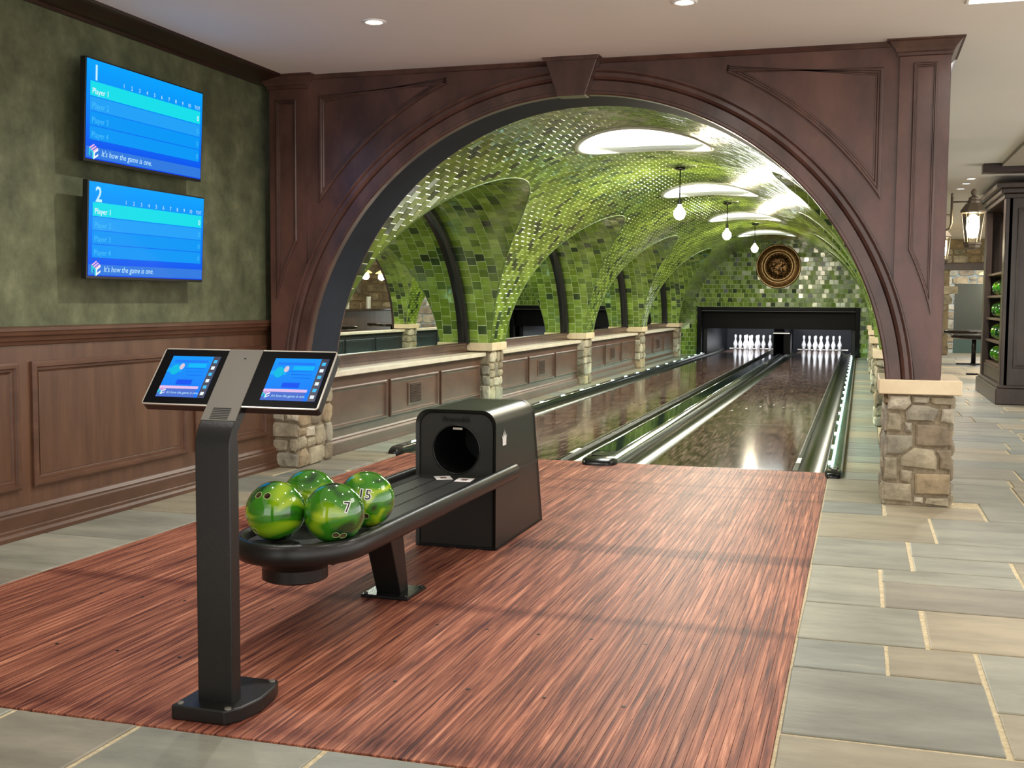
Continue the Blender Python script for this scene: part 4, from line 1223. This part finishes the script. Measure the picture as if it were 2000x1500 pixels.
# front plate with the round mouth
dense = []
for i in range(len(R_in)):
    p, q = Vector(R_in[i]), Vector(R_in[(i + 1) % len(R_in)]); n_ = max(1, int((q - p).length / .03))
    for j in range(n_): dense.append(p + (q - p) * j / n_)
circ = []
for p in dense:
    a = math.atan2(p.z - hc.y, p.x - hc.x); circ.append(Vector((hc.x + hr * math.cos(a), hy0 + .02, hc.y + hr * math.sin(a))))
mb = MB(); mb.loft([[tuple(p + Vector((0, -.008, 0))) for p in dense], dense, circ, [c + Vector((0, .02, 0)) for c in circ]])
obj('front_plate', mb, M_RETURN, ret, smooth_angle=30)
mb = MB(); mb.loft([hood(hy0 + .012, .07, .012), hood(hy0 + .02, .068, .02)]); obj('front_bead', mb, M_RETURN, ret)
mb = MB().tube([(hc.x + hr * math.cos(a), hy0 + .018, hc.y + hr * math.sin(a)) for a in np.linspace(0, 2 * PI, 41)], .004, caps=False)
obj('mouth_ring', mb, M_BLACKS, ret, smooth=True)
mb = MB(); mb.loft([[(hc.x + hr * 1.0 * math.cos(a), yy, hc.y + hr * math.sin(a)) for a in np.linspace(0, 2 * PI, 33)[:-1]] for yy in (hy0 + .03, hy0 + .5)])
mb.add([(hc.x + hr * math.cos(a), hy0 + .5, hc.y + hr * math.sin(a)) for a in np.linspace(0, 2 * PI, 33)[:-1]], [tuple(range(32))])
obj('mouth_tunnel', mb, M_DARK, ret, recalc=False)
obj('mouth_lip', MB().box(-.42, -.37, hy0 + .03, hy0 + .045, .59, .6), M_CHROME, ret)
text('Brunswick', Frame((0, hy0 + .012, 0), (1, 0, 0), (0, 0, 1)), -.398, .632, .034, M_DARK, ret, h=.0012, align='CENTER', bold=.0012, extr=.001)
# side seam, rear trim, foot
obj('side_seam', MB().prism([(hx1, -3.235, .345), (hx1, -2.505, .345), (hx1, -2.505, .362), (hx1, -3.235, .362)], (.004, 0, 0)), M_RUBBER, ret)
rr = [shear_ring(hood(hy1 + d, .078, -.004), 1) for d in (-.014, .004)]
obj('rear_trim', MB().loft(rr), M_DARK, ret, smooth_angle=40)
obj('plinth', MB().box(hx0 + .01, hx1 + .003, hy0 + .01, hy1 + .09, 0, .012), M_DARK, ret)
crown = [(-.032, -.045), (.032, -.045), (.036, -.0), (.05, .028), (.024, .004), (.016, .046), (.003, .01), (0, .064), (-.003, .01), (-.016, .046), (-.024, .004), (-.05, .028), (-.036, 0)]
fS = Frame((hx1, -3.12, .545), (0, 1, 0), (0, 0, 1))
ti = [(x * .9, y * .8) for x, y in crown]
mb = MB(); c0 = len(ti)
mb.add([fS(x, y, .003) for x, y in ti] + [fS(0, -.01, .003)], [(i, (i + 1) % c0, c0) for i in range(c0)])
obj('crown_emblem', mb, M_WHITE, ret, recalc=False)
# rack rim: U-shaped path
rc, rw, ry = -.406, .222, -4.84
path = [(rc + rw, -2.93, 0)] + [(rc + rw, y, 0) for y in (-3.3, -4.0, -4.7)]
for i in range(1, 24):
    a = PI * i / 24; path.append((rc + rw * math.cos(a), ry - .25 * math.sin(a), 0))
path += [(rc - rw, y, 0) for y in (-4.7, -4.0, -3.3, -2.93)]
prof = [(-.012, .312), (.012, .315), (.022, .328), (.026, .345), (.024, .372), (.014, .386), (.0, .392), (-.014, .386), (-.02, .374), (-.022, .35)]
P = [Vector(p) for p in path]; rings = []
for i, p in enumerate(P):
    t_ = (P[min(i + 1, len(P) - 1)] - P[max(i - 1, 0)]).normalized(); n_ = Vector((-t_.y, t_.x, 0)) * -1
    n_ = n_ if n_.dot(p - Vector((rc, -4.2, 0))) >= 0 or i < 3 or i > len(P) - 4 else n_
    rings.append([tuple(p + n_ * o_ + Vector((0, 0, z))) for o_, z in prof])
if (Vector(rings[0][3]) - P[0]).x < 0:
    rings = [[tuple(P[i] + (Vector((P[i].x, P[i].y, 0)) * 0) + (Vector(r[j]) - P[i]) * Vector((-1, -1, 1))) for j in range(len(prof))] for i, r in enumerate(rings)]
obj('rack_rim', MB().loft(rings, caps=True), M_BLACK, ret, smooth_angle=60)
bed = [(p.x * .96 + rc * .04, p.y) for p in P]
obj('rack_bed', MB().prism([(x, max(y, -5.08), .345) for x, y in bed], (0, 0, .014)), M_RUBBER, ret)
mb = MB()
for i in range(4): mb.box(rc - .15 + i * .1 - .004, rc - .15 + i * .1 + .004, -4.5, -3.3, .359, .3605)
for i in range(5):
    a = -PI / 2 + (i - 2) * .6
    mb.prism([(rc + .05 * math.cos(a), ry + .05 * math.sin(a), .359), (rc + .19 * math.cos(a), ry + .21 * math.sin(a), .359), (rc + .19 * math.cos(a + .03), ry + .21 * math.sin(a + .03), .359), (rc + .05 * math.cos(a + .1), ry + .05 * math.sin(a + .1), .359)], (0, 0, .0012))
obj('bed_rib', mb, M_DARK, ret)
mb = MB().lathe([(.0, .205), (.105, .205), (.12, .213), (.12, .255), (.13, .268), (.175, .298), (.19, .318), (0, .318)], (rc - .05, ry + .02, 0), 32)
obj('rack_hub', mb, M_BLACK, ret, smooth_angle=30)
obj('rack_beam', MB().box(rc - .1, rc + .12, ry, -3.2, .27, .345), M_BLACK, ret, bevel=.01)
lx = -.345
mb = MB().loft([[(lx - .055, -4.21, .012), (lx + .055, -4.21, .012), (lx + .055, -4.125, .012), (lx - .055, -4.125, .012)], [(lx - .065, -4.33, .31), (lx + .05, -4.33, .31), (lx + .05, -4.18, .31), (lx - .065, -4.18, .31)]], caps=True)
obj('leg', mb, M_BLACK, ret, bevel=.005)
ft = obj('foot_plate', MB().box(lx - .1, lx + .11, -4.27, -4.06, 0, .014), M_BLACKS, ret, bevel=.004)
mb = MB()
for x in (lx - .083, lx + .093):
    for y in (-4.253, -4.077): mb.lathe([(0, .013), (.009, .013), (.008, .02), (0, .021)], (x, y, 0), 8)
obj('foot_bolt', mb, M_BLACKS, ft)

# cards lying at the mouth of the housing
def card(x, y, rz, label):
    t = thing('instruction_card', label, 'card', (x, y, .3615), group='printed cards on the ball rack')
    fr = Frame((x, y, .3615), (math.cos(rz), math.sin(rz), 0), (-math.sin(rz), math.cos(rz), 0))
    flat(fr, rect(-.04, .04, -.055, .055), 0, 'sheet', M_PAPER, t, th=.0015)
    flat(fr, rect(-.015, .015, -.02, .025), .0019, 'print', M_PRINT, t)
card(-.43, -3.33, .5, 'white printed card on the rack, left of the pair at the housing mouth')
card(-.31, -3.36, .12, 'white printed card on the rack, right of the pair at the housing mouth')

# ---- balls
def ball_mat(seed, a, b, c):
    m_ = bpy.data.materials.new('swirl_ball'); m_.use_nodes = True; nt = m_.node_tree; L = nt.links; bs = nt.nodes['Principled BSDF']
    bs.inputs['Roughness'].default_value = .08; bs.inputs['Coat Weight'].default_value = 1; bs.inputs['Coat Roughness'].default_value = .02
    tc = nt.nodes.new('ShaderNodeTexCoord'); mp = nt.nodes.new('ShaderNodeMapping'); mp.inputs['Location'].default_value = (seed, seed * 1.7, seed * .6); mp.inputs['Rotation'].default_value = (seed, .5 * seed, seed * .3)
    L.new(tc.outputs['Object'], mp.inputs[0])
    nz = nt.nodes.new('ShaderNodeTexNoise'); nz.inputs['Scale'].default_value = 3.2; nz.inputs['Detail'].default_value = 1.2; nz.inputs['Distortion'].default_value = 2.2
    mp.inputs['Scale'].default_value = (1, 1, 1.6); L.new(mp.outputs[0], nz.inputs['Vector'])
    rp = nt.nodes.new('ShaderNodeValToRGB'); e = rp.color_ramp.elements
    while len(e) < 5: e.new(.5)
    for i, (p_, cc) in enumerate([(.33, a), (.46, b), (.54, b), (.62, c), (.74, (196, 220, 36))]): e[i].position = p_; e[i].color = lin(cc)
    L.new(nz.outputs['Fac'], rp.inputs[0]); L.new(rp.outputs[0], bs.inputs['Base Color'])
    return m_


BR = .108
def ball(x, y, z, label, seed, holes=(), num=None, npos=None, grp='green bowling balls on the rack'):
    t = thing('bowling_ball', label, 'bowling ball', (x, y, z), group=grp)
    c = Vector((x, y, z)); me_ = ball_mat(seed, (18, 62, 30), (52, 126, 20), (140, 176, 24))
    mb = MB(); rings = []
    for i in range(1, 32):
        a = PI * i / 32
        rings.append([(BR * math.sin(a) * math.cos(b), BR * math.sin(a) * math.sin(b), BR * math.cos(a)) for b in np.linspace(0, 2 * PI, 49)[:-1]])
    mb.loft(rings, caps=True)
    o = bpy.data.objects.new('shell', mesh('shell', mb, me_, True)); C.objects.link(o); o.location = c
    cut = []
    vd = (CAM - c).normalized()
    dirs = []
    for a, b in holes:
        d = (cr * a + cu * b - cf * math.sqrt(max(0, 1 - a * a - b * b))).normalized(); dirs.append(d)
        mb = MB(); u = d.orthogonal().normalized(); w = d.cross(u)
        mb.loft([[tuple(d * h + (u * math.cos(q) + w * math.sin(q)) * .0125) for q in np.linspace(0, 2 * PI, 21)[:-1]] for h in (BR - .03, BR + .02)], caps=True)
        k_ = bpy.data.objects.new('cut', mesh('cut', mb, me_)); C.objects.link(k_); k_.location = c; cut.append(k_)
        md = o.modifiers.new('hole', 'BOOLEAN'); md.operation = 'DIFFERENCE'; md.object = k_; md.solver = 'EXACT'
    if cut:
        bpy.context.view_layer.update()
        me = bpy.data.meshes.new_from_object(o.evaluated_get(bpy.context.evaluated_depsgraph_get()))
        o.modifiers.clear(); o.data = me; me.shade_smooth(); me.set_sharp_from_angle(angle=.7)
        for k_ in cut: bpy.data.objects.remove(k_)
    bpy.context.view_layer.update()
    o.parent = t; o.matrix_parent_inverse = t.matrix_world.inverted()
    for d in dirs:
        u = d.orthogonal().normalized(); w = d.cross(u)
        mb = MB().tube([c + d * (BR - .0012) + (u * math.cos(q) + w * math.sin(q)) * .0128 for q in np.linspace(0, 2 * PI, 25)], .0011, 6, caps=False)
        obj('hole_rim', mb, mat('hole_rim', (176, 190, 120), .3), o, smooth=True)
        mb = MB().loft([[c + d * h + (u * math.cos(q) + w * math.sin(q)) * .0122 for q in np.linspace(0, 2 * PI, 21)[:-1]] for h in (BR - .029, BR - .004)])
        mb.add([c + d * (BR - .029) + (u * math.cos(q) + w * math.sin(q)) * .0122 for q in np.linspace(0, 2 * PI, 21)[:-1]], [tuple(range(20))])
        obj('finger_hole', mb, mat('hole_inner', (120, 100, 72), .6), o, recalc=False)
    if num:
        a, b = npos; d = (cr * a + cu * b - cf * math.sqrt(1 - a * a - b * b)).normalized()
        u = Vector((0, 0, 1)).cross(d).normalized(); v = d.cross(u)
        u, v = (u * math.cos(-.12) + v * math.sin(-.12)), None; v = d.cross(u)
        fr = Frame(c + d * BR, u, v)
        for bold, hh, mt in ((.0036, .0006, M_WHITE), (.0, .0010, mat('number_black', (12, 20, 10), .3))):
            text(num, fr, -.001, -.018, .054, mt, o, align='CENTER', bold=bold, h=0, name='ball_number', remap=lambda p, hh=hh: c + (p - c).normalized() * (BR + hh))
    return t


ball(-.489, -4.90, .469, 'swirled green bowling ball at the near left of the rack, two finger holes up', 1.3, [(-.43, .60), (-.12, .585), (-.56, -.60)])
ball(-.272, -4.87, .469, 'swirled green bowling ball marked 7 at the near right of the rack', 4.2, [(.16, -.64), (.38, -.67)], '7', (.55, .28))
ball(-.505, -4.60, .469, 'yellow-green swirled bowling ball tucked behind the other three', 7.7)
ball(-.279, -4.575, .469, 'swirled green bowling ball marked 15 farthest up the rack', 10.4, [(.07, -.5)], '15', (.06, .27))

# ================================================================== RIGHT ROOM
cab = thing('ball_cabinet', 'tall dark wood cabinet with open shelves of green balls at the right edge', 'cabinet', (3.6, 8, 0))
cx0, cx1, cy0, cy1, ct = 3.2, 4.4, 6.65, 9.1, 2.62
obj('end_panel', MB().box(cx0, cx1, cy0, cy0 + .06, 0, ct), M_CAB, cab, bevel=.006)
obj('end_panel', MB().box(cx0, cx1, cy1 - .06, cy1, 0, ct), M_CAB, cab, bevel=.006)
obj('back_panel', MB().box(cx0 + .45, cx0 + .5, cy0, cy1, 0, ct), M_CAB, cab)
obj('top_panel', MB().box(cx0, cx1, cy0, cy1, ct - .06, ct), M_CAB, cab)
for yy in (cy0, cy1 - .22): obj('stile', MB().box(cx0 - .04, cx0 + .05, yy, yy + .22, .0, ct), M_CAB, cab, bevel=.01)
fE = Frame((cx0, cy0, 0), (1, 0, 0), (0, 0, 1))
panel_frame(rect(.1, 1.1, .45, 2.4), PROF, fE, 'end_moulding', M_CAB, cab)
for i, z in enumerate((.42, .72, 1.02, 1.32, 1.62)):
    obj('shelf', MB().box(cx0 - .0, cx0 + .45, cy0 + .06, cy1 - .06, z, z + .03), mat('shelf_wood', (104, 82, 70), .3), cab, bevel=.004)
obj('plinth', MB().box(cx0 - .09, cx1, cy0 - .07, cy1 + .05, 0, .2).box(cx0 - .07, cx1, cy0 - .05, cy1 + .03, .2, .24), M_CAB, cab, bevel=.012)
obj('lower_drawer', MB().box(cx0 - .02, cx0 + .4, cy0 + .25, cy1 - .26, .24, .42), M_CAB, cab, bevel=.01)
mb = MB()
for d, z0_, z1_ in ((.02, ct - .1, ct - .04), (.06, ct - .04, ct + .02), (.12, ct + .02, ct + .08)):
    mb.box(cx0 - d - .04, cx1, cy0 - d, cy1 + d, z0_, z1_)
obj('cornice', mb, M_CAB, cab, bevel=.012)
for i, z in enumerate((.45, .75, 1.05, 1.35)):
    for j, yy in enumerate((8.05, 8.45)):
        ball(cx0 + .125, yy, z + BR, 'green bowling ball on the %s shelf of the dark cabinet, %s of two' % (['lowest', 'second', 'third', 'top'][i], ['nearer', 'farther'][j]), 2.1 + i * 3 + j, grp='balls on the cabinet shelves')

def lantern(x, y, z, label):
    t = thing('wall_lantern', label, 'wall lantern', (x, y, z), group='wall lanterns outside the tunnel')
    rings = lambda pr, n=8: [[(x + r * math.cos(2 * PI * i / n + .3), y + r * math.sin(2 * PI * i / n + .3), z + h) for i in range(n)] for r, h in pr]
    obj('cap', MB().loft(rings([(.125, .10), (.13, .115), (.12, .13), (.075, .19), (.06, .195), (.062, .215), (.05, .23), (.052, .245), (.03, .26), (.018, .27), (.03, .29), (.028, .315), (.01, .335), (.001, .34)]), caps=True), M_IRON, t, smooth_angle=30)
    obj('base', MB().loft(rings([(.001, -.26), (.05, -.26), (.075, -.24), (.08, -.22), (.09, -.21), (.09, -.19), (.0, -.19)]), caps=True), M_IRON, t)
    mb = MB()
    for i in range(8):
        a = 2 * PI * i / 8 + .3
        mb.tube([(x + .078 * math.cos(a), y + .078 * math.sin(a), z - .2), (x + .118 * math.cos(a), y + .118 * math.sin(a), z + .11)], .0045, 6)
    obj('cage_bar', mb, M_IRON, t)
    obj('glass', MB().loft(rings([(.075, -.19), (.114, .1)])), M_GLASS, t, recalc=False)
    obj('bulb', MB().lathe([(.001, -.15), (.04, -.14), (.055, -.05), (.05, .05), (.03, .08), (.001, .09)], (x, y, z), 16), mat('lantern_glow', (255, 244, 214), .4, emis=40), t, smooth=True)
    obj('bracket', MB().tube([(x - .0, y, z + .21), (x - .2, y, z + .21)], .008).tube([(x - .2, y, z + .26), (x - .2, y, z + .0), (x - .215, y, z - .05), (x - .26, y, z - .07)], .012).tube([(x - .2, y, z + .08), (x - .5, y, z + .1)], .01).lathe([(.001, .3), (.014, .285), (.008, .27), (.016, .26), (.001, .255)], (x - .2, y, z), 10), M_IRON, t, smooth=True)
    obj('wall_plate', MB().box(XR + .05, XR + .075, y - .06, y + .06, z - .08, z + .26), M_IRON, t, bevel=.006)
    light('POINT', (x, y, z - .0), 60, (1, .9, .66), .05, parent=t, name='lantern_light')
    return t


lantern(2.54, 3.67, 2.03, 'lit glass wall lantern with domed iron cap beside the right pilaster')
lantern(2.54, 8.17, 2.03, 'second lit wall lantern, mostly hidden behind the right pilaster')

# far stone walls
far_w = thing('wall_far', 'rough stone wall with a doorway at the far end of the corridor', None, (4, 21, 0), kind='structure')
def wall_stones(fr, W_, H_, rnd, parent, holes=(), rmin=.14, rmax=.3, wmin=.2, wmax=.5):
    mb = MB()
    mats_ = M_STONE
    for p in field(W_, H_, rmin, rmax, wmin, wmax, rnd):
        cx_ = sum(q[0] for q in p) / len(p); cy_ = sum(q[1] for q in p) / len(p)
        if any(a < cx_ < b and c < cy_ < d for a, b, c, d in holes): continue
        P = offset(p, .012); n_ = len(P); h = rnd.uniform(.02, .05)
        T_ = offset(p, .026); mi = rnd.randrange(5)
        mb.loft([[fr(q[0], q[1], 0) for q in P], [fr(q[0], q[1], h * .7) for q in P], [fr(q[0], q[1], h) for q in T_]], mi=mi)
        mb.add([fr(q[0], q[1], h) for q in T_], [tuple(range(n_))], mi)
    o = obj('rubble_stones', mb, mats_, parent, recalc=False); tag(o, kind='stuff')
fW = Frame((2.2, 21, 0), (1, 0, 0), (0, 0, 1))
DH = (1.32, 2.9, -1, 2.15)
mb = MB().box(2.2, 2.2 + DH[0], 21.0, 21.3, 0, 2.8).box(2.2 + DH[1], 9, 21, 21.3, 0, 2.8).box(2.2 + DH[0], 2.2 + DH[1], 21, 21.3, 2.15, 2.8)
obj('mortar_body', mb, M_MORTAR, far_w)
wall_stones(fW, 6.5, 2.79, random.Random(5), far_w, holes=[DH])
obj('lintel', MB().box(3.3, 5.4, 20.9, 21.3, 2.05, 2.22), M_CROWN, far_w, bevel=.01)
side_w = thing('wall_far_right', 'rough stone wall on the right side of the bar room', None, (6.6, 16, 0), kind='structure')
obj('mortar_body', MB().box(6.6, 6.8, 9, 22, 0, 2.8), M_MORTAR, side_w)
wall_stones(Frame((6.6, 22, 0), (0, -1, 0), (0, 0, 1)), 13, 2.79, random.Random(8), side_w, rmin=.16, rmax=.34, wmin=.25, wmax=.6)
fx = thing('wall_back_room', 'bluish stone wall seen through the far doorway', None, (5, 25, 0), kind='structure')
obj('mortar_body', MB().box(3, 7, 25, 25.2, 0, 2.8), mat('mortar_pale', (150, 158, 156), .9), fx)
wall_stones(Frame((3, 25, 0), (1, 0, 0), (0, 0, 1)), 4, 2.79, random.Random(3), fx)
obj('floor_strip', MB().box(3, 7, 21.0, 25, -.02, -.001), M_FLAG[1], fx)
brd = thing('slate_board', 'tall grey-blue board leaning in the far doorway', 'board', (4.25, 22.6, 0))
obj('board', MB().box(3.75, 4.7, 22.5, 22.56, 0, 1.75), M_SLATE, brd, bevel=.01)
obj('board_edge', MB().box(3.75, 4.7, 22.48, 22.5, .0, .5), M_TEAL, brd, bevel=.004)
light('AREA', (4.6, 23.4, 2.6), 60, (.86, .95, 1), 1.0, name='back_room_lamp')
# doorway lamp
def shade_lamp(x, y, z, r, label, grp, col=(255, 206, 110)):
    t = thing('shade_pendant', label, 'pendant lamp', (x, y, z), group=grp)
    obj('shade', MB().lathe([(r * .25, z + r * .5), (r * .8, z + r * .2), (r, z), (r * .96, z), (r * .75, z + r * .17), (r * .2, z + r * .45)], (x, y, 0), 24), mat('amber_shade', (226, 190, 120), .4, emis=1.2, emcol=(255, 200, 110)), t, smooth_angle=50)
    obj('bulb', MB().lathe([(.001, z - r * .3), (r * .3, z - r * .2), (r * .4, z), (r * .3, z + r * .2), (.001, z + r * .3)], (x, y, 0), 16), M_BULB, t, smooth=True)
    obj('cord', MB().tube([(x, y, z + r * .4), (x, y, 2.79 if y < 21 else 2.8)], .006), M_BLACKS, t)
    light('POINT', (x, y, z - r * .5), 32, (1, .82, .55), .08, parent=t, name='pendant_light')
shade_lamp(4.92, 22.2, 1.86, .19, 'amber lit pendant seen through the far doorway', 'amber pendants', )
for i, (x, y) in enumerate(((4.0, 15.6), (4.0, 16.5), (4.0, 17.45))):
    shade_lamp(x, y, 1.86, .15, 'amber pendant over the bar seen in the mirror, %s of three' % ['nearest', 'middle', 'farthest'][i], 'amber pendants over the bar')
for i, (x, y) in enumerate(((3.72, 16.5), (3.62, 12.9))):
    t = thing('round_table', ['round black pedestal table at the far end of the corridor', 'nearer round black pedestal table, partly behind the cabinet'][i], 'table', (x, y, 0), group='round black tables')
    obj('table_top', MB().lathe([(0, .63), (.56, .63), (.6, .65), (.6, .69), (.58, .705), (0, .705)], (x, y, 0), 40), mat('table_black', (36, 30, 28), .12), t, smooth_angle=30)
    obj('column', MB().tube([(x, y, .02), (x, y, .67)], .045, 16), M_BLACKS, t, smooth=True)
    obj('cross_foot', MB().box(x - .33, x + .33, y - .035, y + .035, 0, .03).box(x - .035, x + .035, y - .33, y + .33, 0, .031), M_BLACKS, t, bevel=.01)
t = thing('bar_counter', 'long dark bar counter in the room right of the tunnel', 'bar counter', (4.6, 14, 0))
obj('counter_body', MB().box(4.9, 5.4, 12.6, 19.5, 0, .98), M_CAB, t, bevel=.01)
obj('counter_top', MB().box(4.75, 5.55, 12.5, 19.6, .98, 1.03), mat('bar_top', (40, 32, 28), .1), t, bevel=.01)
for i, (y, h, r) in enumerate(((15.2, .32, .06), (15.5, .26, .08), (16.6, .5, .05), (16.9, .38, .07), (18.2, .3, .06))):
    q = thing('glass_vase', 'clear glass cylinder on the dark bar, %s from the tunnel entrance' % ['first', 'second', 'third', 'fourth', 'fifth'][i], 'vase', (5.1, y, 1.03), group='glass cylinders on the bar')
    obj('cylinder', MB().lathe([(r, 0), (r, h), (r * .92, h), (r * .9, .02), (0, .02)], (5.1, y, 1.03), 20), mat('vase_glass', (210, 216, 214), .05, metal=.5), q, smooth_angle=40)

# plain ends of the right room
re_ = thing('wall_right_room', 'plain end wall closing the bar room off camera', None, (4.5, 22, 0), kind='structure')
obj('ceiling_cap', MB().box(2.2, 7, 21, 25.2, 2.8, 2.9), M_CEIL, re_)
light('AREA', (4.4, 10, 2.7), 90, (1, .93, .82), 2.0, 6.0, name='bar_room_lamp')
light('AREA', (4.4, 17, 2.7), 70, (1, .88, .7), 2.0, 4.0, name='bar_room_lamp')
